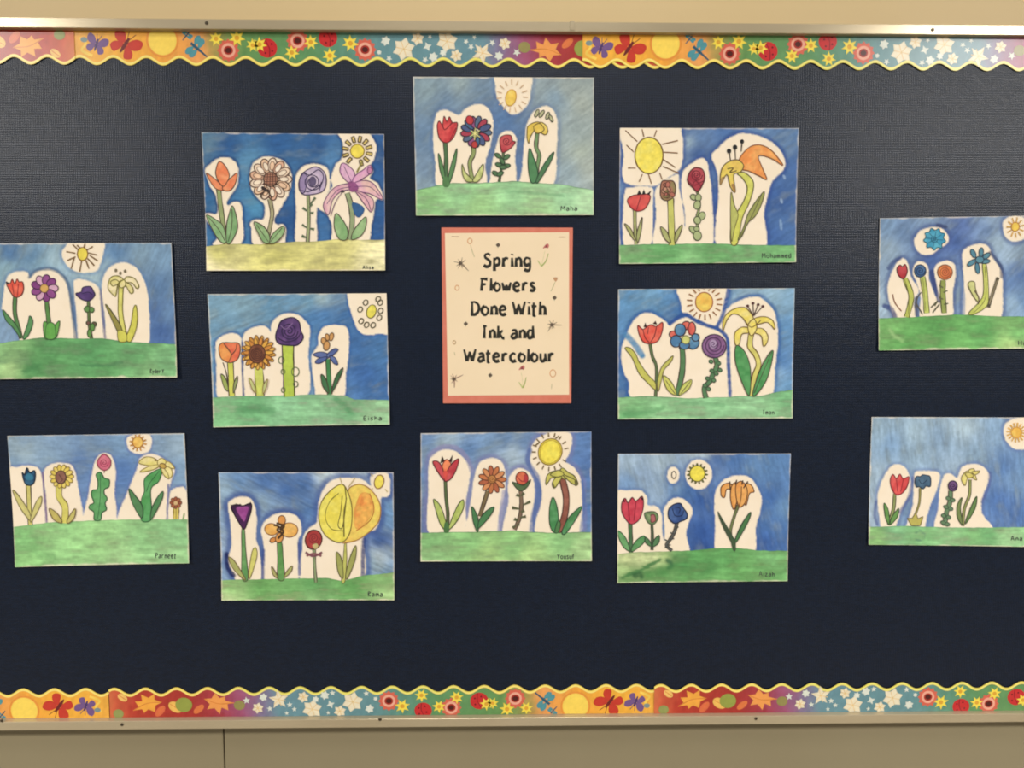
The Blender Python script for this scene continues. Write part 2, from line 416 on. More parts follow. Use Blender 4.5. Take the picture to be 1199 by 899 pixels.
# ================================================================== SCALLOPED BORDERS
T = (P(1191.5, 80)[0]-P(702, 76)[0])/13.0
UN = T/38.6
STOPS = [(-3, (238, 174, 74)), (-1.2, (242, 178, 64)), (0, (238, 164, 66)), (1.1, (232, 160, 92)), (1.7, (150, 150, 84)), (2.4, (104, 148, 88)), (4.6, (98, 148, 100)), (5.6, (98, 146, 126)),
         (6.6, (102, 144, 150)), (9.6, (106, 145, 158)), (10.2, (130, 118, 150)), (10.9, (158, 88, 122)), (11.6, (164, 62, 74)), (12.5, (168, 56, 50)), (14.4, (182, 64, 50)), (15.0, (206, 96, 66)), (15.5, (216, 128, 80))]
def strip_col(q):
    xs = [a for a, _ in STOPS]; cs = np.array([lin(c) for _, c in STOPS])
    return np.stack([np.interp(q, xs, cs[:, k]) for k in range(3)], -1)
def star(x, y, r0, r1, n, a0=0):
    return [(x+(r0 if i % 2 == 0 else r1)*math.cos(math.radians(a0+180*i/n)), y+(r0 if i % 2 == 0 else r1)*math.sin(math.radians(a0+180*i/n))) for i in range(2*n)]
def strip(name, label, xsun, zflat, d, q0, q1, depth, wamp=4.2, zref=None):
    """q = scallop number from the printed sun; d=+1 hangs from the top, d=-1 is the strip turned upside down at the foot"""
    zf = zflat if callable(zflat) else (lambda x: zflat+0*x)
    xm = xsun+d*(max(q0, -3)+min(q1, 15))/2*T
    root = empty(name, (xm, 0, float(zf(np.array(xm)))))
    tag(root, label, 'border strip', 'scalloped seasonal border strips')
    def mp(a, b):
        x = xsun+d*a*UN; return x, zf(x)-d*b*UN
    lift = lambda x, z: 0*x
    cv = Canvas(root, mp, lift, -depth, 1.0, M_PRINT, 77); cv.lu = 6e-6
    H = 34.6
    edge = lambda a: H+wamp*np.cos(2*np.pi*a/38.6)
    nq = int((q1-q0)*24)+1
    A = np.linspace(q0*38.6, q1*38.6, nq); g = Geo()
    rows = np.array([0, .12, .3, .5, .7, .88, 1.0]); nr = len(rows)
    v = []; c = []
    for r in rows:
        B = (edge(A)-3.4)*r
        nz = fbm(A/9, B/9+3, 5); 
        cc = strip_col(A/38.6+.5*(nz-.5))*(1+.35*(fbm(A/5, B/5, 21)-.5))[:, None]
        v += list(zip(A, B)); c += list(cc)
    f = [(i*nq+j, i*nq+j+1, i*nq+nq+j+1, i*nq+nq+j) for i in range(nr-1) for j in range(nq-1)]
    g.add(v, 0, c, f); cv.build('printed_band', g, root)
    g = Geo(); n = len(A)
    prof = [(-3.6, (226, 150, 70)), (-3.0, (250, 232, 132)), (-1.0, (248, 226, 112)), (0, (222, 190, 84))]
    tint = sstep(1.5, 5.5, A/38.6)*(1-sstep(10, 12.5, A/38.6))
    v = []; c = []
    for o, cl in prof:
        v += list(zip(A, edge(A)+o)); k = lin(cl)[None]*np.ones((n, 1))
        c += list(k*(1-tint[:, None]*np.array([[.12, 0, .02]])))
    f = [(i*n+j, i*n+j+1, i*n+n+j+1, i*n+n+j) for i in range(len(prof)-1) for j in range(n-1)]
    g.add(v, 1, c, f)
    # thickness of the card along its cut edge
    me_e = cv.build('scalloped_edge', g, root)
    so = me_e.modifiers.new('card', 'SOLIDIFY'); so.thickness = .0005; so.offset = -1
    def has(q): return q0+.12 < q < q1-.12
    def mk(nm, q, fn):
        if not has(q): return
        gg = Geo(); cv.lay = dict(printed_daisy=44+(int(q*41) % 3)*8, printed_acorn=34, printed_poppy=24, printed_dragonfly=24, printed_snowflake=10+(int(q*37) % 5)*10).get(nm, 8); fn(gg, q*38.6)
        # clip to the strip's flat edge
        gg.v = [(a, max(b, .15)) for a, b in gg.v]
        cv.build(nm, gg, root)
    F_ = lambda gg, p, c, sm=True, n=3: cv.fill(gg, p, c, sm, None, .08, .06, n=n, step=2.2)
    def sun(gg, x):
        F_(gg, ell(x, 10, 19, 19.5), (232, 150, 66), n=2); F_(gg, ell(x, 10, 16.5, 17), (250, 216, 96), n=2)
    mk('printed_sun', 0, sun)
    def bfly(col, dk, k, rot):
        def fn(gg, x, y=15 if k > 1 else 17):
            r = math.radians(rot)
            def R(px, py): return (x+k*(px*math.cos(r)-py*math.sin(r)), y+k*(px*math.sin(r)+py*math.cos(r)))
            for sx_ in (-1, 1):
                F_(gg, [R(sx_*1, -1), R(sx_*5, -8), R(sx_*11, -9), R(sx_*12, -3), R(sx_*7, 1)], col)
                F_(gg, [R(sx_*1, 0), R(sx_*8, 2), R(sx_*10, 7), R(sx_*5, 10), R(sx_*2, 5)], col)
                cv.line(gg, [R(sx_*.6, -4), R(sx_*3, -11)], .8, dk)
            F_(gg, [R(-1, -5), R(1, -5), R(1.3, 4), R(0, 8), R(-1.3, 4)], dk)
        return fn
    mk('printed_butterfly', -1.98, bfly((118, 88, 140), (80, 60, 110), 1.05, 20))
    mk('printed_butterfly', -1.12, bfly((200, 62, 48), (110, 40, 40), 1.45, 35))
    mk('printed_scroll', -2.38, lambda gg, x: [cv.line(gg, [(x-4, 8), (x+3, 14), (x-2, 22), (x+10, 28)], 3, (244, 206, 92)), F_(gg, ell(x+1, 10, 4, 3), (130, 150, 150))])
    def dfly(k, rot, y):
        def fn(gg, x):
            r = math.radians(rot)
            def R(px, py): return (x+k*(px*math.cos(r)-py*math.sin(r)), y+k*(px*math.sin(r)+py*math.cos(r)))
            for a, b in ((-1, -7), (1, -7), (-1, -2), (1, -2)):
                F_(gg, [R(a, b+1), R(a*7, b-3), R(a*12, b-1), R(a*10, b+3), R(a*4, b+3)], (84, 150, 160))
            cv.line(gg, [R(0, -10), R(0, 12)], 3*k, (50, 88, 110), taper=(3.4*k, 1.6*k))
        return fn
    mk('printed_dragonfly', 1.07, dfly(1.1, -50, 20)); mk('printed_dragonfly', .72, dfly(.55, 40, 5))
    def daisy(y, r):
        def fn(gg, x):
            F_(gg, star(x, y, r, r*.5, 7, 10), (247, 222, 84), True, 2); F_(gg, ell(x, y, r*.28, r*.28), (226, 170, 60), n=2)
        return fn
    def poppy(y, r):
        def fn(gg, x):
            F_(gg, star(x, y, r*1.12, r*.9, 12), (216, 104, 84), True, 2); F_(gg, ell(x, y, r*.68, r*.68), (238, 172, 148), n=2)
            F_(gg, ell(x, y, r*.45, r*.42), (170, 50, 40), n=2); F_(gg, ell(x, y, r*.3, r*.26), (84, 34, 30), n=2)
        return fn
    def bug(y, r, k=1):
        def fn(gg, x):
            F_(gg, ell(x, y, r, r*.95), (198, 48, 50), n=2)
            cv.line(gg, [(x-r*.3, y-r*.9), (x+r*.2, y), (x+r*.2, y+r*.9)], 1.0, (130, 30, 40))
            for a, b in ((-.4, -.2), (.5, .3), (-.2, .5), (.45, -.4)): F_(gg, ell(x+a*r, y+b*r, 1.2, 1.2, 0, 8), (110, 30, 36), n=1)
        return fn
    for q, y, r in ((1.98, 21, 12), (4.08, 9.5, 12), (6.12, 19, 12)): mk('printed_poppy', q, poppy(y, r))
    for q, y, r in ((3.16, 18, 11.5), (5.0, 6, 11)): mk('printed_ladybug', q, bug(y, r))
    for q, y, r in ((1.62, 8, 9), (2.25, 7, 10), (2.72, 15, 8), (2.93, 14, 9), (3.9, 23, 9), (4.48, 11, 9), (5.05, 26, 9), (5.68, 12, 10)): mk('printed_daisy', q, daisy(y, r))
    SN = ((6.75, 9, 6, 6), (6.55, 22, 3, 6), (7.3, 18, 13.5, 6), (7.72, 6, 8, 6), (8.02, 15, 5.5, 4), (8.1, 4, 3, 5), (8.2, 27, 6, 6), (8.62, 9, 13, 6), (8.5, 22, 4.5, 6), (8.9, 25, 7.5, 6), (9.2, 9, 3.5, 5),
          (9.35, 15, 4, 5), (9.7, 22, 13, 5), (10.0, 10, 4, 5), (10.2, 25, 5.5, 6), (10.38, 11, 7.5, 6), (10.75, 21, 5, 5), (9.45, 4, 3, 5), (7.95, 30, 4, 5), (6.85, 29, 4, 5))
    for q, y, r, n_ in SN:
        c = (236, 224, 196) if r > 6 else (222, 226, 214)
        def fn(gg, x, y=y, r=r, n_=n_, c=c):
            F_(gg, star(x, y, r, r*.66 if n_ == 6 else r*.45, n_, 17*n_), c, True, 2)
            if r > 7:
                for i in range(6):
                    a = math.radians(60*i+12); cv.line(gg, [(x, y), (x+r*.7*math.cos(a), y+r*.7*math.sin(a))], .9, (226, 196, 140))
        mk('printed_snowflake', q, fn)
    def acorn(y, r, c): return lambda gg, x: F_(gg, ell(x, y, r, r*.9), c, n=2)
    mk('printed_acorn', 10.98, acorn(15, 7, (150, 140, 84))); mk('printed_acorn', 12.78, acorn(16, 10.5, (150, 158, 74)))
    LEAF = [(-17, 4), (-10, 1), (-12, -6), (-4, -4), (-3, -12), (4, -6), (12, -9), (10, -2), (17, 3), (9, 5), (6, 12), (0, 7), (-6, 10), (-7, 5)]
    def maple(y, k, rot, c):
        def fn(gg, x):
            r = math.radians(rot)
            pts = [(x+k*(a*math.cos(r)-b*math.sin(r)), y+k*(a*math.sin(r)+b*math.cos(r))) for a, b in LEAF]
            F_(gg, pts, c, True, 2); cv.line(gg, [pts[8], (x, y), pts[0]], 1.1, (214, 130, 60))
        return fn
    mk('printed_leaf', 11.65, maple(17, 1.1, 10, (238, 158, 84))); mk('printed_leaf', 13.98, maple(18, 1.1, 165, (242, 170, 70)))
    def oval(y, rx, ry, rot, c):
        def fn(gg, x):
            F_(gg, ell(x, y, rx, ry, rot), c, n=2); r = math.radians(rot)
            cv.line(gg, [(x-rx*.8*math.cos(r), y-rx*.8*math.sin(r)), (x+rx*.8*math.cos(r), y+rx*.8*math.sin(r))], .9, (210, 120, 60))
        return fn
    mk('printed_leaf', 12.3, oval(10, 8, 4, -40, (222, 120, 70))); mk('printed_leaf', 13.05, oval(13, 9.5, 6.5, 30, (240, 190, 96)))
    mk('printed_leaf', 13.55, oval(8, 8.5, 4.5, -50, (222, 110, 72))); mk('printed_leaf', 14.75, oval(26, 6.5, 4.2, 35, (242, 196, 110)))
    mk('printed_acorn', 14.9, acorn(5, 6.5, (150, 156, 92)))
    return root
ztop = lambda x: np.interp(x, [-1.2, 1.2], [Z_TOP-RT-.0002, Z_TOP-RT-.0002])
zbot = lambda x: np.interp(x, [-1.2, 1.2], [Z_BOT+RT+.0002, Z_BOT+RT+.0002])
X = lambda px, py, d=0: float(P(px, py, -d)[0])
D1, D2 = .0012, .0024
strip('border_strip', 'scalloped border strip running over the middle half of the top edge', X(191, 72, D1), ztop, 1, -2.9, 15.25, D1)
strip('border_strip', 'short red end of a border strip with autumn leaves, at the top edge', X(77, 72, D2)-15.05*T, ztop, 1, 9.2, 15.33, D2)
strip('border_strip', 'scalloped border strip at the top edge with bright glare on its snowflakes', X(779, 78, D2), ztop, 1, -2.55, 15.0, D2)
strip('border_strip', 'scalloped border strip along the middle of the bottom edge, from leaves to butterflies', X(674, 801, D1), zbot, -1, -2.75, 15.2, D1)
strip('border_strip', 'orange sun and butterfly end of a border strip, bottom edge above the wall seam', X(27, 805, D1), zbot, -1, -2.75, 3.3, D1)
strip('border_strip', 'border strip at the bottom edge running from red leaves over snowflakes to poppies', X(774, 801, D2)+15*T, zbot, -1, .35, 15.22, D2)

# ================================================================== PAINTINGS
K5 = 240/1199.0
WHITE = (246, 232, 209)
class Sheet:
    def __init__(s, name, label, org, corners, seed, curl=(0, 0, 0), sky=None, halos=(), hill=None, skyang=0, strokes=(), edgec=None, edgew=24, edges=.55, skynoise=.5, group="children's flower paintings", cat='painting'):
        ox, oy = org; s.org = org
        def crop(u, v): return P(ox+np.asarray(u, float)*K5, oy+np.asarray(v, float)*K5)
        TL, TR, BR, BL = [np.array(c, float) for c in corners]
        s.cor = (TL, TR, BR, BL)
        cx, cz = crop(*((TL+TR+BR+BL)/4)); bx, bz = crop(*((BL+BR)/2)); hx, hz = .153, .1145
        s.root = empty(name, (float(bx), 0, float(bz)))
        tag(s.root, label, cat, group)
        c0, c1, c2 = curl; c0 *= 1.7    # lift of lower edge, of the right-hand corners, of the upper edge
        def lift(x, z):
            u = np.clip((x-cx)/hx, -1.1, 1.1); v = np.clip((z-cz)/hz, -1.1, 1.1)
            lo = np.clip(-v, 0, 2)**2*c0; up = np.clip(v, 0, 2)**2*c2; si = np.clip(u, 0, 2)**3*c1
            return .0006+(lo*(.6+.4*u*u)+up*(.5+.5*u*u)+si)
        s.lift = lift
        s.cv = Canvas(s.root, crop, lift, -.0008, 1/K5, M_PAINT, seed)
        def clamp(v):
            o = v.copy(); m = 3
            tx = np.clip((v[:, 0]-TL[0])/(TR[0]-TL[0]), 0, 1); ty = np.clip((v[:, 1]-TL[1])/(BL[1]-TL[1]), 0, 1)
            o[:, 1] = np.clip(v[:, 1], TL[1]*(1-tx)+TR[1]*tx+m, BL[1]*(1-tx)+BR[1]*tx-m)
            o[:, 0] = np.clip(v[:, 0], TL[0]*(1-ty)+BL[0]*ty+m, TR[0]*(1-ty)+BR[0]*ty-m)
            return o
        s.cv.clamp = clamp
        s.seed = seed
        # the sheet itself: a curved slab of heavy paper
        nu, nv = 26, 20; v = []; f = []
        for k in (0, 1):
            for j in range(nv+1):
                for i in range(nu+1):
                    a, b = i/nu, j/nv
                    q = (TL*(1-a)+TR*a)*(1-b)+(BL*(1-a)+BR*a)*b
                    x, z = crop(*q); y = -.0008-float(lift(x, z))+k*.0005
                    v.append((x-s.root.location.x, y, z-s.root.location.z))
        m = (nu+1)*(nv+1); I = lambda i, j, k: k*m+j*(nu+1)+i
        for j in range(nv):
            for i in range(nu):
                f.append((I(i, j, 0), I(i, j+1, 0), I(i+1, j+1, 0), I(i+1, j, 0)))
                f.append((I(i, j, 1), I(i+1, j, 1), I(i+1, j+1, 1), I(i, j+1, 1)))
        bd = [(i, 0) for i in range(nu)]+[(nu, j) for j in range(nv)]+[(i, nv) for i in range(nu, 0, -1)]+[(0, j) for j in range(nv, 0, -1)]
        for p, q in zip(bd, bd[1:]+bd[:1]): f.append((I(*p, 0), I(*q, 0), I(*q, 1), I(*p, 1)))
        me = bpy.data.meshes.new('paper'); me.from_pydata(v, [], f)
        link('paper', me, s.papermat(), s.root)
        if sky: s.paint(sky, halos, hill, skyang, strokes, edgec, edgew, edges, skynoise)
    def papermat(s): return M_PAPER
    def quad(s, a, b):
        TL, TR, BR, BL = s.cor; a = a[..., None]; b = b[..., None]
        return (TL*(1-a)+TR*a)*(1-b)+(BL*(1-a)+BR*a)*b
    def grid(s, name, q, col, keep, lay):
        """q (nj,ni,2) crop points, col (nj,ni,3), keep mask on points"""
        nj, ni = q.shape[:2]
        idx = np.arange(nj*ni).reshape(nj, ni)
        fk = keep[:-1, :-1] | keep[1:, :-1] | keep[:-1, 1:] | keep[1:, 1:]
        F = np.stack([idx[:-1, :-1], idx[1:, :-1], idx[1:, 1:], idx[:-1, 1:]], -1)[fk]
        used = np.unique(F); rm = np.full(nj*ni, -1); rm[used] = np.arange(len(used)); F = rm[F]
        qq = q.reshape(-1, 2)[used]; cc = col.reshape(-1, 3)[used]
        x, z = s.cv.mp(qq[:, 0], qq[:, 1]); y = -.0008-s.lift(x, z)-lay*2.5e-5
        r = s.root.location; co = np.stack([x-r.x, y, z-r.z], 1)
        me = bpy.data.meshes.new(name); me.from_pydata(co.tolist(), [], F.tolist())
        at = me.color_attributes.new('pigment', 'FLOAT_COLOR', 'POINT')
        at.data.foreach_set('color', np.concatenate([np.clip(cc, 0, 1), np.ones((len(cc), 1))], 1).astype(np.float32).ravel())
        return link(name, me, M_PAINT, s.root)
    def idw(s, x, y, ctr, p=2.6):
        W = 0; C = 0
        for (cx, cy, c) in ctr:
            wgt = 1/(((x-cx)**2+(y-cy)**2)/1e4+.08)**(p/2); W = W+wgt; C = C+wgt[..., None]*lin(c)
        return C/W[..., None]
    def paint(s, sky, halos, hill, ang, strokes, edgec, edgew, edges, skynoise):
        ni, nj = 176, 132; sd = s.seed
        a, b = np.meshgrid(np.linspace(0, 1, ni), np.linspace(0, 1, nj)); q = s.quad(a, b)
        x, y = q[..., 0], q[..., 1]
        hy = np.interp(x, [p[0] for p in hill['top']], [p[1] for p in hill['top']])
        r = math.radians(ang); xa = x*math.cos(r)+y*math.sin(r); ya = -x*math.sin(r)+y*math.cos(r)
        warp = 40*(fbm(x/120, y/120, sd+40)-.5)
        n1 = fbm((xa+warp)/150, (ya+warp)/42, sd, 4); n2 = fbm(xa/60, ya/11, sd+11, 2); n3 = fbm(x/90, y/90, sd+23)
        C = s.idw(x+warp, y+warp, sky)
        lightw = sstep(.52, .82, .6*n1+.4*n3)*skynoise; W_ = lin(WHITE)
        PB = lin((186, 204, 214)); C = C*(1-lightw[..., None]*.62)+PB*lightw[..., None]*.62
        C = C*(1+(.5*(n2-.5)+.6*(.5-n1)+.5*(.5-n3))*min(1, skynoise*1.8))[..., None]
        C = dull(C, .11)*np.array([1.08, 1.1, .99])
        dmin = np.full(x.shape, 1e9)
        jag = 7*(fbm(x/22, y/22, sd+31)-.5)+3*(fbm(x/8, y/8, sd+37)-.5)
        for h in halos:
            p = crom(h, True, 4) if not isinstance(h, tuple) else np.array(h[0])
            dmin = np.minimum(dmin, polydist(x, y, p))
        d = dmin+jag
        if edgec is not None:
            e = (1-sstep(edgew*.35, edgew*1.3, d+9*(n1-.5)))*edges*(.65+.7*n3)
            e = np.clip(e, 0, 1)[..., None]; C = C*(1-e)+lin(edgec)*e
        k = sstep(-3.5, 3.5, d)
        # ragged unpainted rim of the sheet
        rim = np.minimum(np.minimum(a, 1-a)*1050, b*800)
        k2 = np.where(d > 0, sstep(-3, 8, rim+16*(fbm(x/60, y/60, sd+61)-.5)), 1)
        kk = (k*(.35+.65*k2))[..., None]
        C = W_*(1-kk)+C*kk
        K = k.copy()
        for (pts, wd, col, st) in strokes:
            pl = crom(pts, False, 5); dl = linedist(x, y, pl)+jag*.7
            e = (1-sstep(wd*.25, wd*.6, dl))*st*(.8+.4*n2); e = np.clip(e, 0, 1)*np.clip(.4+.6*k2, 0, 1); K = np.maximum(K, e)
            C = C*(1-e[..., None])+lin(col)*e[..., None]
        keep = (K > .02) & (y < hy+14)
        s.grid('painted_sky', q, C, keep, 3)
        # hill
        nj2 = 64; ti = np.linspace(0, 1, ni)
        qq = np.zeros((nj2, ni, 2))
        bot = s.quad(ti, np.ones(ni))
        # x along each sheet column at the hill's crest
        top = np.zeros((ni, 2)); hx = np.array([p[0] for p in hill['top']], float); hz = np.array([p[1] for p in hill['top']], float)
        TL, TR, BR, BL = s.cor
        for i, t in enumerate(ti):
            c0 = TL*(1-t)+TR*t; c1 = BL*(1-t)+BR*t; l = .8
            for _ in range(8):
                pnt = c0+(c1-c0)*l; l += (np.interp(pnt[0], hx, hz)+5*(float(fbm(pnt[0]/40, np.array(1.0), sd+71))-.5)-pnt[1])/(c1[1]-c0[1])
            top[i] = c0+(c1-c0)*l
        for j in range(nj2):
            b_ = j/(nj2-1); qq[j] = top*(1-b_)+bot*b_
        x, y = qq[..., 0], qq[..., 1]
        C = s.idw(x+30*(fbm(x/70, y/70, sd+80)-.5), y, hill['cols'])
        n1 = fbm(x/150, y/22, sd+91, 4); n2 = fbm(x/50, y/9, sd+95, 2)
        n3 = fbm(x/75, y/38, sd+93, 3); lw = sstep(.5, .8, .55*n1+.45*n3)*.6; C = C*(1-lw[..., None])+lin(hill.get('light', (196, 220, 160)))*lw[..., None]
        C = C*(1+.6*(.5-n1)+.8*(.5-n3)+.22*(n2-.5))[..., None]
        for (pts, wd, col, st) in hill.get('strokes', ()):
            dl = linedist(x, y, crom(pts, False, 5))+22*(fbm(x/34, y/12, sd+97)-.5)
            e = (1-sstep(wd*.1, wd*.95, dl))*st; C = C*(1-e[..., None])+lin(col)*e[..., None]
        C = dull(C, .2)*np.array([1.15, 1.07, 1.03])
        ed = np.abs(y-np.broadcast_to(top[:, 1], y.shape)); e = (1-sstep(0, 7, ed))*hill.get('line', .5)*(.5+fbm(x/60, y/60, sd+99))
        e = np.clip(e, 0, 1)[..., None]; C = C*(1-e)+lin(hill.get('lc', (70, 110, 70)))*e
        aa = np.broadcast_to(ti, x.shape); bb_ = np.broadcast_to(np.linspace(0, 1, nj2)[:, None], x.shape)
        rim = np.minimum(np.minimum(aa, 1-aa)*1050, (1-bb_)*160)
        k2 = sstep(-3, 9, rim+16*(fbm(x/60, y/30, sd+62)-.5))[..., None]
        C = C*(.25+.75*k2)+W_*(.75*(1-k2))
        s.grid('painted_hill', qq, C, np.ones(x.shape, bool), 6)
    def sign(s, txt, x0, x1, yb, cap, slope=0, wd=4.4):
        g = Geo(); s.cv.lay = 12; write(s.cv, g, txt, x0, x1, yb, cap, wd*.78, wd*.78, (64, 70, 64), .22, slope)
        s.cv.build('signature', g, s.root)
    def fl(s, name): return Flower(s.cv, name)
GR = (110, 150, 96)

# ---- A: upper row, second column from the start of the board (lily under a square-rayed sun)
s = Sheet('flower_painting', 'painting on pale yellow ground with orange tulip, pencilled daisy and pink drooping lily', (225, 145),
    [(58, 52), (1124, 62), (1132, 858), (92, 860)], 11, (.003, .001, .001),
    sky=[(200, 120, (30, 84, 150)), (500, 110, (32, 86, 152)), (350, 230, (80, 136, 186)), (740, 130, (34, 84, 148)), (810, 190, (72, 124, 182)), (300, 520, (44, 104, 168)), (360, 480, (70, 140, 190)), (560, 560, (30, 82, 150)), (1100, 200, (30, 80, 146)), (1110, 600, (32, 84, 152)), (770, 620, (50, 104, 168)), (90, 420, (40, 100, 160)), (100, 640, (48, 108, 168)), (90, 100, (80, 120, 160))],
    edgec=(28, 62, 116), edgew=16, edges=.7, skyang=-8, skynoise=.32,
    halos=[[(78, 275), (110, 235), (150, 205), (200, 197), (245, 215), (272, 265), (268, 350), (240, 400), (205, 455), (215, 478), (250, 457), (285, 470), (296, 540), (290, 705), (130, 710), (150, 670), (110, 600), (76, 545), (90, 522), (140, 528), (152, 500), (140, 420), (105, 360)],
           [(340, 290), (360, 230), (420, 195), (480, 197), (545, 225), (582, 290), (582, 350), (560, 420), (520, 490), (482, 560), (495, 590), (530, 590), (552, 610), (547, 660), (530, 712), (370, 712), (350, 620), (343, 580), (370, 560), (420, 555), (425, 480), (380, 430), (345, 370)],
           [(605, 330), (630, 270), (670, 242), (735, 237), (790, 260), (805, 320), (800, 400), (740, 480), (728, 540), (728, 705), (612, 705), (610, 520)],
           [(862, 50), (1020, 52), (1060, 90), (1078, 140), (1066, 205), (1045, 240), (1060, 280), (1040, 320), (1085, 350), (1117, 420), (1112, 447), (1078, 445), (1065, 520), (1050, 590), (1020, 700), (832, 700), (820, 600), (790, 530), (735, 488), (760, 440), (822, 370), (812, 320), (840, 240), (878, 200), (885, 110)]],
    hill=dict(top=[(60, 722), (200, 702), (400, 705), (600, 690), (720, 690), (850, 675), (1000, 680), (1140, 678)], lc=(140, 140, 80), line=.5,
        light=(216, 214, 132), cols=[(150, 760, (184, 186, 94)), (500, 780, (186, 188, 90)), (850, 760, (194, 194, 106)), (1080, 820, (226, 226, 168)), (100, 840, (226, 224, 170)), (500, 845, (206, 206, 112))]))
cv = s.cv
f = s.fl('tulip'); OR = (236, 122, 74)
f.stem([(158, 385), (168, 480), (182, 580), (195, 690)], 24, (148, 162, 104))
f.F('bloom', OR, [(85, 290), (120, 310), (165, 350), (192, 388), (150, 385), (118, 355)], col2=(240, 148, 96)); f.F('bloom', OR, [(264, 288), (255, 350), (225, 390), (188, 390), (180, 372), (205, 340)], col2=(240, 148, 96))
f.F('bloom', (238, 128, 76), [(160, 222), (195, 245), (220, 300), (205, 345), (182, 366), (152, 330), (140, 280)], col2=(242, 156, 104))
f.leaf((122, 166, 108), [(85, 535), (140, 560), (185, 600), (205, 690), (172, 692), (128, 630)], col2=(146, 184, 128)); f.leaf((118, 164, 106), [(238, 480), (265, 560), (265, 625), (228, 698), (205, 690), (204, 600), (215, 540)], col2=(142, 182, 126))
f.L('leaf', 4, [(100, 548), (160, 620), (195, 685)]); f.L('leaf', 4, [(236, 500), (235, 600), (215, 690)]); f.done()
f = s.fl('daisy')
f.stem([(455, 440), (470, 520), (462, 580), (448, 650)], 20, (168, 162, 122))
f.ring('bloom', 462, 325, 82, 13, 42, 26, [(240, 214, 186), (238, 198, 160), (242, 220, 194), (230, 180, 148)], (96, 66, 56), 6.5)
f.ring('bloom', 462, 325, 78, 13, 26, 14, [(244, 224, 198), (236, 196, 160), (246, 228, 206)], (126, 90, 74), 4)
f.E('bloom', (196, 142, 112), 462, 325, 42, col2=(176, 118, 92)); 
for i in range(5): f.L('bloom', 4, [(430+i*15, 290), (424+i*17, 362)], (84, 56, 48)); f.L('bloom', 4, [(426, 298+i*14), (500, 296+i*14)], (84, 56, 48))
for p in ((430, 385), (445, 392), (420, 378)): f.E('bloom', (58, 46, 46), p[0], p[1], 14, 9, 30, None)
f.L('bloom', 6, [(400, 430), (430, 395), (450, 400), (470, 440)]); 
f.leaf((130, 170, 112), [(365, 575), (420, 600), (455, 650), (455, 697), (420, 692), (390, 640)], col2=(160, 190, 134)); f.leaf((136, 176, 116), [(536, 600), (541, 640), (500, 690), (458, 697), (480, 640)], col2=(160, 190, 134))
f.L('leaf', 4, [(380, 590), (450, 690)]); f.L('leaf', 4, [(530, 610), (462, 692)]); f.done()
f = s.fl('rose')
f.stem([(680, 415), (684, 550), (678, 692)], 16, (150, 160, 112))
f.F('bloom', (186, 166, 198), [(625, 360), (640, 300), (680, 268), (730, 253), (775, 285), (786, 345), (765, 395), (700, 415), (645, 410)], (72, 60, 92), 6, (206, 186, 208))
f.F('bloom', (150, 130, 172), [(630, 330), (660, 285), (675, 320), (660, 400), (635, 395)], (72, 60, 92), 5)
f.swirl('bloom', 706, 340, 52, 3, 6, (66, 56, 88)); f.L('bloom', 6, [(655, 290), (690, 300), (740, 270), (770, 310), (745, 390)], (66, 56, 88)); f.L('bloom', 6, [(640, 390), (690, 395), (760, 350)], (66, 56, 88))
f.E('bloom', (96, 84, 118), 706, 338, 22, 30, 0, None)
for a, b in (((648, 492), (676, 512)), ((712, 522), (688, 520)), ((646, 590), (674, 610)), ((716, 618), (690, 612)), ((644, 656), (674, 668)), ((722, 432), (694, 470)), ((704, 470), (686, 490))): f.L('leaf', 11, [a, b], (96, 112, 84), taper=(15, 7))
f.done()
f = s.fl('lily'); PK = (222, 158, 198); P2 = (230, 182, 196)
f.stem([(908, 405), (930, 480), (938, 570), (926, 680)], 26, (146, 162, 118))
f.F('painted_gap', (48, 96, 150), [(935, 465), (975, 468), (1010, 500), (985, 545), (955, 535)], None)
OLP = (108, 62, 108)
f.F('bloom', (206, 140, 196), [(880, 232), (920, 250), (952, 290), (940, 352), (898, 330), (866, 280)], OLP, 5, (226, 178, 206)); f.F('bloom', PK, [(1042, 243), (1055, 280), (1000, 322), (942, 352), (950, 310), (1000, 272)], OLP, 5, P2)
f.F('bloom', (220, 160, 182), [(768, 482), (800, 410), (850, 365), (925, 352), (930, 382), (870, 398), (822, 450), (800, 532)], OLP, 5, (232, 192, 190)); f.F('bloom', PK, [(940, 355), (1000, 332), (1060, 350), (1112, 425), (1104, 442), (1040, 410), (960, 392)], OLP, 5, (234, 190, 182))
f.F('bloom', (224, 166, 184), [(945, 385), (1010, 408), (1062, 450), (1050, 517), (1010, 472), (960, 402)], OLP, 5, (234, 190, 182)); f.F('bloom', (150, 80, 134), [(920, 340), (955, 345), (975, 380), (940, 400), (918, 380)], None)
f.L('bloom', 4, [(890, 250), (935, 345)], OLP); f.L('bloom', 4, [(790, 470), (850, 390), (930, 370)], OLP); f.L('bloom', 4, [(950, 370), (1040, 370), (1100, 425)], OLP); f.L('bloom', 4, [(960, 395), (1020, 440), (1048, 510)], OLP)
f.E('bloom', (66, 50, 66), 882, 395, 14, 8, 0, None); f.E('bloom', (200, 130, 170), 1040, 275, 14, 20, 0, OLP)
f.L('bloom', 4, [(812, 540), (840, 460), (880, 400)], OLP)
f.leaf((128, 172, 112), [(842, 525), (880, 560), (912, 620), (905, 677), (860, 672), (833, 600)], col2=(158, 192, 134)); f.leaf((132, 174, 114), [(1016, 545), (1016, 610), (985, 660), (935, 677), (950, 620)], col2=(158, 192, 134)); f.done()
f = Flower(cv, 'painted_sun')
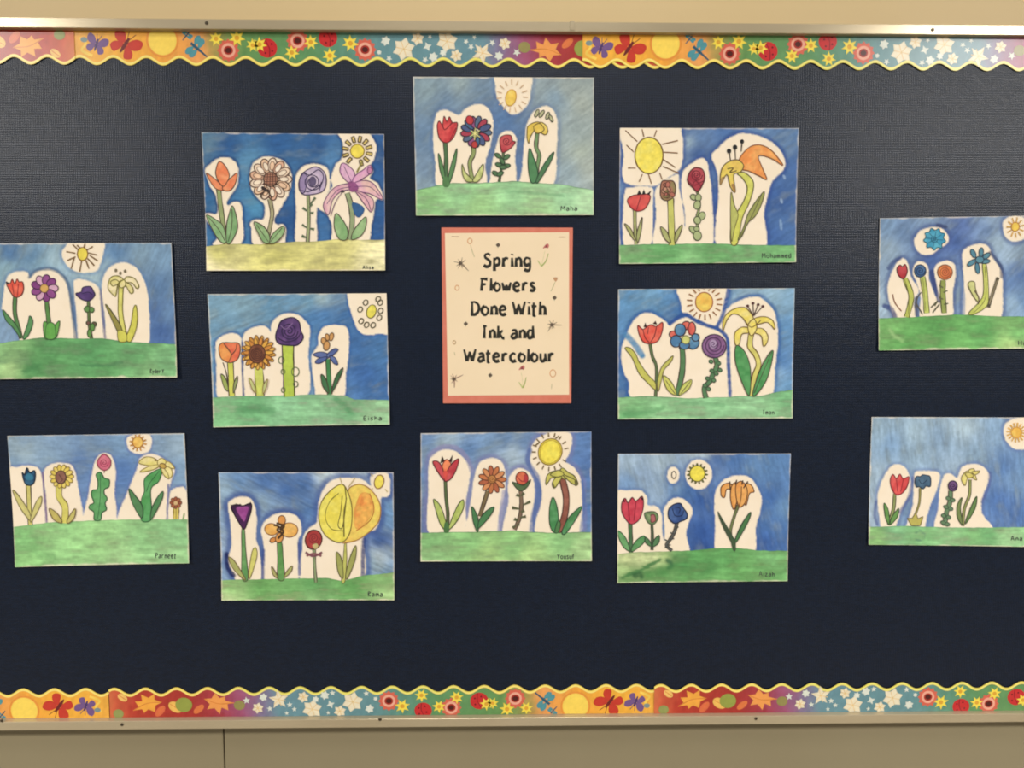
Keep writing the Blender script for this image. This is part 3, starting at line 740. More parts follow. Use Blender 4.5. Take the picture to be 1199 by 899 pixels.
for i in (0, 1, 2, 4, 5, 6, 7, 8, 9, 10, 11):
    a = math.radians(i*30+12); q = lambda r, t: (968+r*math.cos(a)-t*math.sin(a), 162+r*math.sin(a)+t*math.cos(a))
    f.F('sun_rays', (216, 190, 104), [q(54, -8), q(88, -9), q(88, 9), q(54, 8)], (84, 66, 44), 6, smooth=False)
f.L('sun_rays', 9, [(1000, 215), (965, 285)], (150, 140, 70))
f.E('sun_disc', (240, 218, 62), 968, 162, 40, 40, ol=(140, 110, 40)); f.done()
s.sign('Alisa', 1002, 1064, 850, 18, wd=6)

# ---- B: middle row, below A
s = Sheet('flower_painting', 'painting of a dark purple rose on a thick lime stem between sunflower and iris', (235, 335),
    [(42, 47), (1088, 42), (1108, 806), (82, 822)], 23, (.003, 0, .001),
    sky=[(100, 110, (112, 152, 188)), (250, 90, (120, 156, 186)), (420, 100, (92, 140, 184)), (620, 90, (100, 148, 190)), (700, 70, (150, 176, 196)), (720, 160, (58, 112, 178)), (660, 180, (64, 118, 182)), (840, 180, (56, 108, 174)), (900, 330, (54, 104, 172)), (1030, 400, (64, 116, 180)), (960, 500, (50, 98, 170)), (1060, 620, (54, 104, 172)), (80, 400, (96, 146, 194)), (160, 250, (104, 148, 190)), (650, 600, (120, 160, 200))],
    edgec=(44, 90, 156), edgew=17, edges=.6, skyang=-22, skynoise=.5,
    strokes=[([(246, 330), (246, 480), (254, 640)], 16, (40, 66, 128), .85)],
    halos=[[(90, 360), (95, 320), (130, 290), (180, 275), (225, 285), (240, 320), (240, 400), (243, 660), (108, 660), (95, 500)],
           [(248, 300), (278, 256), (345, 232), (395, 243), (414, 272), (415, 225), (450, 180), (510, 158), (575, 170), (620, 210), (642, 250), (630, 400), (615, 660), (262, 660), (256, 420)],
           [(648, 430), (655, 390), (690, 340), (690, 290), (720, 240), (780, 228), (842, 232), (866, 270), (866, 400), (850, 520), (835, 655), (690, 655), (670, 600), (655, 500)],
           [(865, 90), (885, 20), (1120, 20), (1120, 262), (1040, 278), (970, 285), (920, 255), (890, 180)]],
    hill=dict(top=[(30, 655), (200, 640), (450, 640), (600, 635), (700, 630), (850, 640), (900, 662), (1120, 664)], light=(186, 212, 178), lc=(90, 140, 100),
        cols=[(140, 760, (110, 184, 124)), (300, 720, (92, 172, 112)), (500, 700, (120, 190, 140)), (700, 740, (120, 186, 136)), (900, 700, (92, 172, 118)), (1050, 720, (132, 192, 142)), (1000, 790, (140, 194, 144)), (560, 790, (112, 182, 128))],
        strokes=[([(230, 720), (330, 715), (420, 730)], 40, (64, 144, 88), .6), ([(800, 660), (840, 690), (880, 740)], 34, (62, 146, 90), .6)]))
cv = s.cv; f = s.fl('tulip')
f.stem([(175, 440), (180, 530), (186, 640)], 32, (206, 206, 72)); f.L('stem', 6, [(132, 445), (155, 520), (170, 640)])
f.F('bloom', (236, 134, 56), [(112, 345), (140, 330), (165, 370), (182, 402), (168, 445), (125, 425), (110, 385)], col2=(240, 160, 76)); f.F('bloom', (226, 92, 64), [(138, 332), (180, 330), (225, 334), (233, 380), (215, 430), (167, 447), (182, 402), (165, 370)], col2=(234, 120, 74)); f.L('bloom', 5, [(215, 335), (205, 375), (182, 402)])
f.leaf((158, 174, 84), [(120, 515), (150, 540), (166, 612), (140, 590)]); f.leaf((150, 160, 100), [(217, 525), (216, 565), (195, 625), (196, 570)]); f.done()
f = s.fl('sunflower')
f.stem([(338, 450), (345, 540), (350, 640)], 46, (208, 214, 92), 4)
f.ring('bloom', 340, 388, 68, 17, 34, 12, [(226, 166, 50), (232, 180, 70), (214, 146, 44)], (120, 76, 40), 5, 8); f.ring('bloom', 340, 388, 58, 14, 30, 11, [(228, 168, 48), (216, 140, 44)], (120, 76, 40), 4)
f.E('bloom', (116, 66, 46), 333, 394, 48, 54, ol=(70, 42, 36), col2=(136, 82, 56)); f.swirl('bloom', 333, 394, 40, 4, 5, (80, 46, 38))
f.leaf((200, 206, 130), [(285, 535), (312, 565), (328, 620), (305, 600)], (150, 124, 70)); f.leaf((196, 204, 130), [(395, 542), (388, 590), (370, 628), (370, 580)], (150, 124, 70)); f.done()
f = s.fl('rose'); V = (78, 52, 106)
f.stem([(512, 340), (514, 480), (522, 645)], 62, (182, 204, 60), 6)
f.F('bloom', V, [(440, 295), (455, 240), (478, 200), (540, 183), (577, 210), (588, 262), (602, 300), (570, 342), (520, 346), (460, 336)], (44, 30, 62), 7, (104, 70, 128), var=.2)
f.swirl('bloom', 520, 262, 52, 3, 6, (46, 34, 70)); f.L('bloom', 6, [(450, 300), (500, 325), (560, 310), (590, 270)], (46, 34, 70)); f.L('bloom', 5, [(470, 230), (500, 250), (540, 215)], (130, 100, 150))
for x, y, r in ((474, 432, 17), (484, 500, 12), (486, 606, 12), (556, 500, 22), (558, 572, 14)): f.L('leaf', 5, crom(ell(x, y, r, r*1.2, 0, 8), True, 2).tolist()+[(x+r, y)], (90, 110, 60), False)
f.done()
f = s.fl('iris'); B = (78, 96, 156)
f.stem([(745, 425), (750, 520), (757, 632)], 24, (62, 134, 76))
for x, y, rx, ry, r in ((722, 322, 15, 22, -20), (766, 296, 13, 24, 15), (738, 348, 18, 28, 10), (742, 298, 12, 20, -10)): f.E('bloom', (208, 152, 84), x, y, rx, ry, r, (96, 70, 50))
for p in ([(660, 400), (700, 384), (742, 395), (745, 420), (700, 418)], [(740, 400), (780, 366), (806, 370), (785, 395), (752, 415)], [(672, 447), (688, 424), (735, 412), (735, 428), (700, 450)], [(755, 405), (790, 420), (803, 458), (775, 446)]): f.F('bloom', B, p, (44, 50, 92), 5, (110, 126, 178))
f.leaf((64, 116, 74), [(706, 515), (735, 545), (752, 625), (715, 582)]); f.leaf((60, 110, 70), [(833, 476), (822, 522), (768, 625), (790, 532)]); f.done()
f = Flower(cv, 'painted_sun'); f.E('sun_disc', (232, 218, 70), 1000, 148, 27, 40, 18, ol=(110, 100, 50))
for x, y in ((966, 96), (934, 136), (940, 204), (972, 226), (1010, 228), (1046, 184), (1054, 144), (1052, 96), (1040, 76)):
    f.L('sun_rays', 6, crom(ell(x, y, 14, 17, 30, 5), True, 2).tolist()+[(x+12, y+8)], (92, 86, 60), False)
f.done(); s.sign('Eisha', 955, 1060, 782, 24, wd=6)

# ---- C: lower row, big yellow bloom
s = Sheet('flower_painting', 'painting with a huge yellow and orange round bloom beside a purple pointed tulip', (245, 540),
    [(57, 63), (1078, 63), (1084, 806), (78, 808)], 35, (.002, 0, .001),
    sky=[(90, 150, (140, 168, 202)), (160, 110, (90, 128, 184)), (320, 110, (66, 106, 172)), (300, 230, (130, 160, 200)), (450, 170, (56, 98, 168)), (390, 280, (120, 150, 196)), (560, 130, (62, 104, 172)), (560, 280, (70, 112, 178)), (690, 80, (170, 186, 206)), (850, 75, (160, 178, 204)), (1040, 300, (96, 136, 190)), (1000, 470, (44, 82, 156)), (1040, 640, (100, 140, 192)), (960, 600, (130, 164, 204)), (990, 560, (176, 192, 214)), (90, 500, (140, 164, 204)), (85, 620, (120, 150, 196))],
    edgec=(62, 86, 150), edgew=36, edges=.75, skyang=25, skynoise=.55,
    strokes=[([(104, 540), (112, 620), (146, 664)], 30, (26, 38, 92), .9), ([(905, 455), (900, 560), (900, 665)], 28, (40, 60, 120), .8), ([(318, 520), (316, 690)], 22, (56, 76, 140), .8), ([(528, 480), (530, 660)], 22, (70, 88, 148), .8)],
    halos=[[(112, 260), (130, 225), (180, 205), (240, 215), (268, 260), (280, 350), (275, 450), (295, 520), (300, 710), (180, 710), (125, 620), (112, 560), (130, 500), (130, 400)],
           [(305, 410), (320, 360), (370, 315), (440, 300), (500, 310), (535, 350), (540, 420), (518, 480), (516, 710), (326, 710), (325, 520)],
           [(545, 520), (555, 430), (590, 385), (632, 350), (640, 250), (670, 160), (720, 110), (800, 95), (900, 105), (943, 140), (943, 90), (985, 66), (1050, 75), (1059, 170), (1040, 208), (1005, 215), (1000, 330), (970, 400), (905, 440), (893, 700), (545, 700)]],
    hill=dict(top=[(40, 692), (300, 686), (520, 682), (700, 680), (780, 697), (900, 665), (1100, 645)], light=(178, 208, 140), lc=(70, 130, 66), line=.3,
        cols=[(130, 740, (124, 184, 104)), (300, 730, (92, 166, 82)), (500, 750, (96, 168, 88)), (600, 720, (74, 148, 76)), (850, 720, (84, 160, 78)), (1040, 690, (120, 182, 104)), (110, 800, (172, 206, 140)), (600, 790, (120, 184, 110)), (1060, 790, (150, 198, 124))]))
cv = s.cv; f = s.fl('tulip')
f.F('stem', (92, 150, 82), [(192, 400), (208, 400), (216, 520), (230, 680), (195, 680), (192, 520)], col2=(110, 166, 96), ow=4)
f.F('bloom', (62, 26, 72), [(130, 262), (165, 252), (200, 258), (246, 245), (246, 290), (226, 350), (206, 395), (175, 355), (145, 300)], (40, 24, 40), 7, (80, 34, 88), smooth=True)
f.F('bloom', (150, 58, 140), [(160, 272), (205, 262), (232, 268), (220, 315), (206, 350), (182, 318)], None, col2=(168, 80, 156))
for p in ([(132, 262), (126, 250), (144, 258)], [(150, 258), (158, 244), (170, 256)], [(172, 256), (182, 246), (196, 258)], [(230, 252), (246, 234), (248, 258)]): f.F('bloom', (44, 26, 44), p, None, smooth=False)
f.leaf((172, 174, 96), [(116, 560), (150, 580), (215, 685), (190, 675), (140, 620)], (120, 100, 60)); f.leaf((214, 208, 104), [(250, 540), (262, 508), (277, 508), (280, 560), (242, 680), (234, 645)], (130, 116, 60)); f.done()
f = s.fl('iris'); O = (236, 166, 62)
f.F('stem', (92, 150, 76), [(400, 470), (425, 470), (434, 560), (442, 682), (404, 682), (402, 560)], col2=(120, 172, 92), ow=4)
f.E('bloom', O, 366, 396, 40, 34, 10, (140, 84, 40), col2=(240, 186, 90)); f.E('bloom', O, 470, 400, 50, 42, 0, (140, 84, 40), col2=(240, 186, 90)); f.E('bloom', (226, 150, 64), 426, 342, 22, 26, 0, (110, 70, 40)); f.E('bloom', (220, 140, 60), 375, 458, 20, 14, -30, (96, 60, 36)); f.E('bloom', (222, 150, 66), 412, 445, 22, 30, 20, (96, 60, 36))
for p in ([(380, 370), (410, 380), (400, 400), (430, 420)], [(445, 365), (420, 385), (435, 410), (405, 450)], [(395, 360), (440, 375), (415, 400)]): f.L('bloom', 12, p, (78, 54, 30))
f.leaf((176, 172, 100), [(368, 612), (396, 655), (402, 680), (375, 658)], (110, 90, 60)); f.leaf((176, 180, 100), [(486, 608), (482, 642), (445, 675), (450, 648)], (110, 90, 60)); f.done()
f = s.fl('rose')
f.stem([(615, 505), (618, 600), (626, 705)], 14, (140, 158, 112), 4)
f.E('bloom', (168, 50, 50), 612, 456, 48, 56, 12, (96, 44, 44), 8, (190, 70, 64)); f.swirl('bloom', 614, 448, 34, 2.5, 5, (128, 40, 44)); f.F('bloom', (206, 186, 120), [(605, 490), (628, 478), (640, 495), (620, 512)], None)
f.L('sepal', 12, [(565, 530), (612, 552), (662, 530)], (122, 70, 84)); f.L('sepal', 12, [(570, 550), (612, 538), (658, 550)], (140, 84, 92)); f.done()
f = s.fl('giant_bloom'); Y = (234, 216, 60)
f.F('stem', (196, 196, 92), [(797, 440), (806, 560), (796, 695), (776, 695), (786, 560)], (120, 110, 60), 4)
f.F('bloom', (240, 212, 84), [(815, 165), (880, 132), (950, 168), (1000, 250), (996, 340), (950, 400), (880, 452), (825, 470), (780, 470), (820, 400), (832, 250)], (170, 120, 60), 6, (236, 196, 78), var=.1)
f.F('bloom', Y, [(795, 145), (755, 138), (690, 190), (650, 260), (645, 350), (680, 430), (750, 472), (802, 455), (832, 380), (834, 250)], (120, 104, 44), 6, (240, 226, 90), var=.1)
f.F('bloom', (236, 142, 52), [(885, 190), (940, 190), (962, 262), (935, 340), (862, 395), (848, 300)], None, col2=(238, 176, 70), var=.25)
f.L('bloom', 5, [(760, 185), (706, 235), (680, 320), (715, 392), (785, 405)], (130, 120, 40)); f.L('bloom', 5, [(780, 200), (770, 300), (755, 372), (782, 380), (805, 210)], (90, 84, 40)); f.L('bloom', 7, [(795, 145), (802, 220), (790, 300), (790, 440)], (120, 110, 40)); f.L('bloom', 5, [(940, 185), (965, 270), (940, 345), (860, 405)], (190, 110, 40))
f.L('bloom', 5, [(765, 90), (780, 135)], (190, 170, 120)); f.L('bloom', 5, [(855, 95), (815, 150)], (190, 170, 120))
f.leaf((164, 166, 84), [(745, 530), (776, 570), (786, 680), (755, 640)], (100, 96, 56)); f.leaf((164, 166, 84), [(859, 490), (856, 570), (812, 680), (800, 660), (825, 560)], (100, 96, 56)); f.done()
sun_part(cv, 995, 118, 27, 40, (240, 220, 70), [((960, 85), (945, 70)), ((1030, 160), (1045, 178)), ((960, 155), (948, 165))], 14, (150, 110, 50), 5, (200, 180, 120)).done()
s.sign('Rama', 930, 1015, 785, 26, wd=6)

# ---- D: upper row right of centre, large sun
s = Sheet('flower_painting', 'painting with a large egg-shaped yellow sun and an orange-hooded lily on a bent stem', (710, 140),
    [(78, 50), (1122, 52), (1100, 835), (72, 845)], 47, (.003, .001, .0005),
    sky=[(470, 80, (70, 104, 164)), (470, 130, (150, 174, 200)), (560, 100, (84, 118, 174)), (540, 200, (56, 92, 160)), (700, 75, (66, 104, 168)), (900, 70, (92, 128, 182)), (1080, 120, (86, 122, 178)), (1080, 300, (66, 104, 170)), (1000, 480, (52, 92, 164)), (1050, 620, (70, 110, 176)), (960, 680, (56, 96, 168)), (630, 500, (58, 92, 160)), (270, 560, (110, 142, 190)), (455, 600, (90, 122, 176)), (84, 300, (74, 112, 176)), (85, 600, (80, 116, 176)), (200, 390, (120, 150, 190))],
    edgec=(50, 78, 146), edgew=24, edges=.7, skyang=-35, skynoise=.36,
    strokes=[([(1035, 330), (1040, 345)], 14, (160, 184, 214), .7), ([(1020, 470), (1024, 485)], 16, (160, 184, 214), .7), ([(1015, 590), (1020, 640)], 16, (140, 170, 206), .7)],
    halos=[[(95, 30), (400, 30), (440, 90), (446, 170), (432, 285), (345, 350), (275, 388), (105, 365), (100, 200)], [(105, 440), (140, 400), (262, 398), (270, 480), (252, 760), (105, 760)],
           [(285, 420), (330, 365), (418, 318), (422, 400), (442, 480), (455, 600), (450, 760), (280, 760), (290, 560)], [(445, 310), (500, 255), (560, 225), (590, 260), (602, 330), (616, 450), (614, 760), (465, 760), (460, 560), (440, 440)],
           [(612, 215), (650, 170), (700, 120), (790, 82), (880, 95), (960, 130), (1020, 190), (1043, 260), (1020, 310), (970, 360), (940, 450), (920, 560), (918, 760), (650, 760), (655, 450), (645, 300)]],
    hill=dict(top=[(40, 736), (300, 728), (600, 725), (900, 735), (1130, 735)], light=(150, 200, 140), line=.6, lc=(60, 110, 76),
        cols=[(120, 800, (104, 176, 104)), (350, 770, (84, 162, 90)), (600, 790, (90, 166, 94)), (850, 770, (100, 174, 104)), (1050, 780, (96, 168, 100)), (500, 835, (112, 180, 112))]))
cv = s.cv
BR = (132, 92, 52)
sun_part(cv, 248, 211, 82, 106, (240, 220, 66), [((110, 65), (180, 130)), ((116, 150), (160, 192)), ((125, 285), (170, 285)), ((210, 320), (190, 365)), ((245, 322), (262, 376)), ((310, 312), (325, 352)), ((330, 275), (425, 316)), ((332, 235), (402, 281)), ((333, 192), (416, 197)), ((325, 146), (416, 124)), ((278, 102), (292, 64)), ((218, 102), (207, 58))], 0, (120, 90, 40), 6, BR, (244, 228, 92), 7).done()
f = s.fl('tulip')
f.stem([(165, 530), (166, 630), (172, 730)], 17, (166, 172, 104), 4)
f.F('bloom', (206, 56, 60), [(122, 470), (150, 447), (190, 440), (250, 440), (250, 480), (220, 525), (175, 536), (137, 510)], (120, 44, 46), 6, (222, 86, 78)); f.L('bloom', 5, [(200, 450), (175, 530)], (130, 40, 50))
for p in ([(178, 440), (190, 412), (204, 438)], [(206, 440), (218, 408), (228, 438)], [(232, 438), (262, 414), (250, 442)]): f.F('bloom', (46, 42, 44), p, None, smooth=False)
f.leaf((170, 172, 104), [(104, 612), (140, 638), (168, 705), (150, 695)]); f.leaf((166, 172, 104), [(207, 572), (202, 650), (182, 722), (174, 672)]); f.done()
f = s.fl('carnation')
f.stem([(374, 462), (378, 600), (381, 735)], 34, (196, 196, 94), 5)
f.F('bloom', (176, 112, 90), [(315, 400), (325, 362), (352, 358), (390, 362), (404, 400), (398, 440), (380, 465), (345, 475), (318, 455)], (84, 52, 48), 6, (140, 130, 80))
rr = random.Random(4)
for i in range(12): f.E('bloom', [(190, 110, 92), (150, 142, 84), (206, 150, 120)][i % 3], 330+rr.random()*58, 375+rr.random()*78, 10+rr.random()*8, 8+rr.random()*6, rr.random()*180, (92, 56, 48), 4.5)
f.leaf((176, 178, 110), [(314, 628), (352, 658), (372, 722), (336, 695)]); f.leaf((172, 174, 106), [(440, 615), (432, 660), (400, 722), (400, 668)]); f.done()
f = s.fl('rose')
f.stem([(530, 420), (545, 500), (525, 580), (535, 650), (525, 710)], 10, (140, 156, 100), 4)
for x, y, rx, ry, r in ((508, 455, 20, 16, 30), (536, 458, 18, 22, 0), (530, 500, 20, 26, 10), (555, 565, 20, 26, 30), (530, 590, 20, 22, -20), (510, 650, 34, 18, 40), (530, 680, 24, 28, 0), (525, 640, 16, 14, 0)): f.E('leaf', (172, 184, 128), x, y, rx, ry, r, (66, 72, 48), 5)
f.F('bloom', (168, 50, 66), [(473, 345), (490, 303), (520, 283), (560, 293), (573, 340), (556, 390), (530, 422), (500, 395), (478, 372)], (92, 40, 44), 7, (196, 84, 92)); f.swirl('bloom', 526, 325, 34, 2.5, 6, (112, 34, 48)); f.L('bloom', 5, [(478, 360), (510, 385), (565, 360)], (112, 34, 48)); f.L('bloom', 5, [(500, 390), (520, 360), (550, 390)], (112, 34, 48)); f.done()
f = s.fl('lily')
f.F('stem', (206, 206, 80), [(765, 318), (802, 310), (850, 350), (858, 400), (832, 490), (792, 580), (764, 722), (725, 722), (732, 600), (800, 480), (822, 400), (792, 342)], (104, 98, 50), 6, (216, 214, 96))
f.L('leaf', 6, [(728, 425), (738, 480), (762, 560)], (80, 80, 50)); f.leaf((186, 188, 96), [(728, 425), (746, 500), (768, 560), (746, 640), (728, 715), (724, 560)], (104, 98, 50)); f.leaf((156, 160, 84), [(917, 422), (910, 480), (872, 560), (822, 610), (792, 680), (765, 705), (800, 630), (832, 540)], (84, 80, 52)); f.L('leaf', 4, [(905, 440), (850, 560), (780, 690)])
f.F('bloom', (238, 144, 60), [(775, 240), (800, 195), (850, 155), (910, 153), (970, 190), (1030, 270), (960, 228), (888, 215), (912, 290), (936, 352), (890, 330), (830, 302), (790, 290)], (140, 84, 48), 6, (242, 168, 84))
f.F('bloom', (232, 208, 78), [(664, 382), (670, 300), (700, 256), (760, 236), (800, 268), (782, 308), (742, 325), (752, 425), (722, 392), (702, 322)], (110, 92, 50), 6, (226, 190, 80)); f.L('bloom', 6, [(705, 290), (740, 285), (720, 310), (760, 300)], (90, 74, 40))
f.F('bloom', (176, 140, 84), [(662, 384), (668, 345), (684, 335), (680, 360)], None); f.F('bloom', (176, 130, 70), [(728, 385), (745, 380), (752, 430)], None)
for x, y, r, x2, y2 in ((715, 186, 13, 724, 240), (750, 164, 13, 753, 232), (791, 130, 11, 786, 188)): f.L('stamen', 6, [(x, y), (x2, y2)], (80, 72, 60)); f.E('stamen', (36, 38, 40), x, y, r, r*1.15, 0, None)
f.done(); s.sign('Mohammed', 905, 1070, 810, 26, wd=6)

# ---- E
s = Sheet('flower_painting', 'painting with a blue and red flower beside a purple swirl rose and yellow lily', (710, 325),
    [(68, 68), (1099, 62), (1083, 820), (66, 826)], 59, (.002, 0, .001),
    sky=[(140, 110, (84, 136, 190)), (100, 300, (80, 130, 188)), (250, 100, (104, 152, 200)), (330, 170, (82, 134, 190)), (400, 210, (60, 110, 176)), (740, 90, (110, 150, 196)), (760, 120, (150, 178, 206)), (960, 90, (132, 166, 200)), (1060, 130, (118, 158, 200)), (1050, 300, (88, 138, 196)), (1030, 500, (70, 120, 186)), (1060, 620, (96, 146, 200)), (990, 560, (130, 164, 206)), (80, 600, (64, 112, 176)), (130, 660, (60, 104, 168))],
    edgec=(48, 92, 158), edgew=24, edges=.7, skyang=-28, skynoise=.45,
    strokes=[([(115, 335), (160, 385), (208, 455)], 42, (84, 140, 184), .9), ([(370, 270), (455, 215), (540, 262), (645, 296)], 26, (46, 82, 150), .95), ([(640, 296), (680, 215), (712, 70)], 26, (48, 86, 154), .95), ([(650, 298), (704, 355), (712, 480), (722, 690)], 25, (52, 84, 150), .95)],
    halos=[[(428, 40), (692, 40), (694, 190), (660, 270), (630, 290), (540, 245), (455, 215), (435, 150)],
           [(85, 430), (110, 350), (160, 250), (220, 208), (280, 215), (345, 255), (370, 275), (460, 232), (560, 270), (640, 305), (690, 340), (705, 400), (710, 720), (190, 720), (130, 610), (95, 530)],
           [(655, 300), (675, 220), (724, 165), (800, 125), (880, 112), (930, 140), (980, 200), (1000, 290), (1000, 400), (985, 520), (955, 700), (735, 720), (722, 560), (718, 380), (690, 330)]],
    hill=dict(top=[(40, 700), (250, 690), (480, 705), (620, 700), (800, 692), (900, 690), (1000, 665), (1110, 652)], light=(170, 212, 164), line=.55, lc=(80, 120, 84),
        cols=[(120, 800, (84, 164, 100)), (100, 730, (120, 186, 124)), (350, 740, (124, 192, 134)), (600, 780, (120, 190, 134)), (850, 740, (126, 190, 138)), (1030, 700, (100, 176, 118)), (950, 790, (124, 190, 134))],
        strokes=[([(110, 800), (220, 790), (330, 760)], 26, (76, 156, 94), .6), ([(400, 740), (560, 735), (680, 745)], 16, (92, 168, 112), .5)]))
cv = s.cv
sun_part(cv, 570, 143, 50, 56, (240, 186, 66), [((x0, y0), (x1, max(y1, 68))) for (x0, y0), (x1, y1) in rays(572, 145, 72, 104, 18, 8, 1.0)], 0, (170, 100, 50), 8, (156, 106, 56), (240, 208, 84), 6).done()
f = s.fl('tulip'); R_ = (226, 76, 56)
f.stem([(254, 385), (268, 460), (292, 530), (286, 695)], 15, (96, 116, 74), 4)
for p in ([(216, 290), (226, 262), (238, 290)], [(270, 270), (286, 252), (296, 275)]): f.F('bloom', (70, 46, 44), p, None, smooth=False)
f.F('bloom', R_, [(183, 280), (212, 302), (238, 285), (262, 275), (290, 285), (326, 262), (326, 310), (300, 370), (255, 386), (215, 376), (190, 330)], (120, 40, 44), 6, (232, 106, 84)); f.L('bloom', 5, [(212, 302), (225, 350), (250, 380)], (120, 40, 44)); f.L('bloom', 5, [(292, 285), (280, 340), (255, 380)], (120, 40, 44)); f.L('bloom', 4, [(245, 290), (240, 330)], (120, 40, 44))
f.leaf((198, 194, 82), [(108, 412), (140, 412), (172, 450), (192, 495), (240, 565), (284, 612), (284, 655), (240, 615), (190, 560), (150, 470)], (110, 100, 56)); f.leaf((200, 196, 90), [(388, 456), (378, 490), (336, 540), (320, 600), (302, 665), (296, 610), (318, 530), (350, 490)], (110, 100, 56)); f.done()
f = s.fl('pansy')
f.stem([(440, 400), (446, 470), (440, 560), (412, 690)], 28, (84, 130, 84), 5)
for x, y, rx, ry, c in ((388, 332, 22, 20, 1), (466, 280, 26, 24, 1), (498, 298, 22, 38, 1), (430, 306, 32, 36, 0), (405, 372, 32, 34, 0), (505, 382, 36, 36, 0), (455, 395, 30, 24, 0), (520, 350, 22, 22, 0)): f.E('bloom', (214, 84, 72) if c else (70, 122, 166), x, y, rx, ry, 0, (60, 52, 62), 6, (228, 110, 92) if c else (96, 148, 186))
f.E('bloom', (204, 206, 112), 463, 363, 24, 24, ol=(120, 120, 60)); f.L('bloom', 5, [(470, 290), (485, 335)], (150, 44, 48))
f.leaf((208, 206, 92), [(332, 572), (380, 612), (408, 682), (370, 672), (342, 630)], (104, 96, 54)); f.leaf((200, 204, 96), [(498, 598), (480, 650), (425, 687), (430, 650), (460, 612)], (104, 96, 54)); f.L('leaf', 4, [(345, 600), (400, 680)]); f.L('leaf', 4, [(490, 605), (430, 680)]); f.done()
f = s.fl('rose')
f.stem([(634, 465), (645, 510), (620, 570), (600, 610), (570, 645), (580, 702)], 24, (86, 132, 88), 5)
for x, y in ((610, 490), (655, 500), (662, 540), (615, 545), (640, 560), (590, 590), (625, 600), (575, 630), (595, 650)): f.E('leaf', (92, 136, 92), x, y, 13, 11, 30, (56, 76, 58), 4.5)
f.E('bloom', (120, 76, 126), 628, 400, 70, 68, 0, (70, 46, 76), 7, (142, 98, 146)); f.swirl('bloom', 628, 395, 58, 3.2, 7, (84, 54, 92)); f.E('bloom', (176, 150, 186), 622, 388, 22, 26, 0, None); f.swirl('bloom', 622, 388, 20, 1.5, 5, (90, 60, 100)); f.done()
f = s.fl('lily'); Y = (236, 214, 78); BO = (122, 98, 48)
f.stem([(846, 325), (838, 400), (872, 450), (888, 510), (864, 580), (844, 692)], 27, (216, 206, 100), 6, BO)
for p in ([(680, 312), (684, 240), (730, 190), (800, 173), (842, 208), (866, 262), (830, 285), (792, 232), (740, 212), (702, 250)], [(862, 240), (920, 228), (970, 250), (982, 302), (940, 262), (880, 272)], [(842, 298), (790, 290), (750, 325), (752, 390), (776, 388), (790, 332), (830, 322)], [(860, 300), (910, 298), (942, 340), (936, 382), (915, 400), (904, 342), (865, 322)], [(825, 280), (860, 240), (878, 290), (860, 330), (838, 335)]): f.F('bloom', Y, p, BO, 5.5, (240, 222, 130))
f.L('bloom', 5, [(800, 240), (845, 290), (900, 250)], BO)
for x, y in ((824, 165), (855, 150), (885, 158), (912, 168)): f.L('stamen', 5, [(x, y), (858, 225)], (84, 64, 60)); f.E('stamen', (96, 56, 56), x, y, 9, 8, 0, None)
f.leaf((66, 146, 78), [(755, 400), (790, 412), (825, 470), (842, 560), (832, 690), (790, 610), (752, 490)], col2=(88, 160, 94)); f.leaf((66, 146, 78), [(970, 424), (965, 490), (932, 600), (875, 682), (852, 680), (880, 580), (920, 490)], col2=(88, 160, 94)); f.L('leaf', 4, [(965, 435), (860, 675)]); f.done()
s.sign('Iman', 912, 976, 798, 24, wd=5)

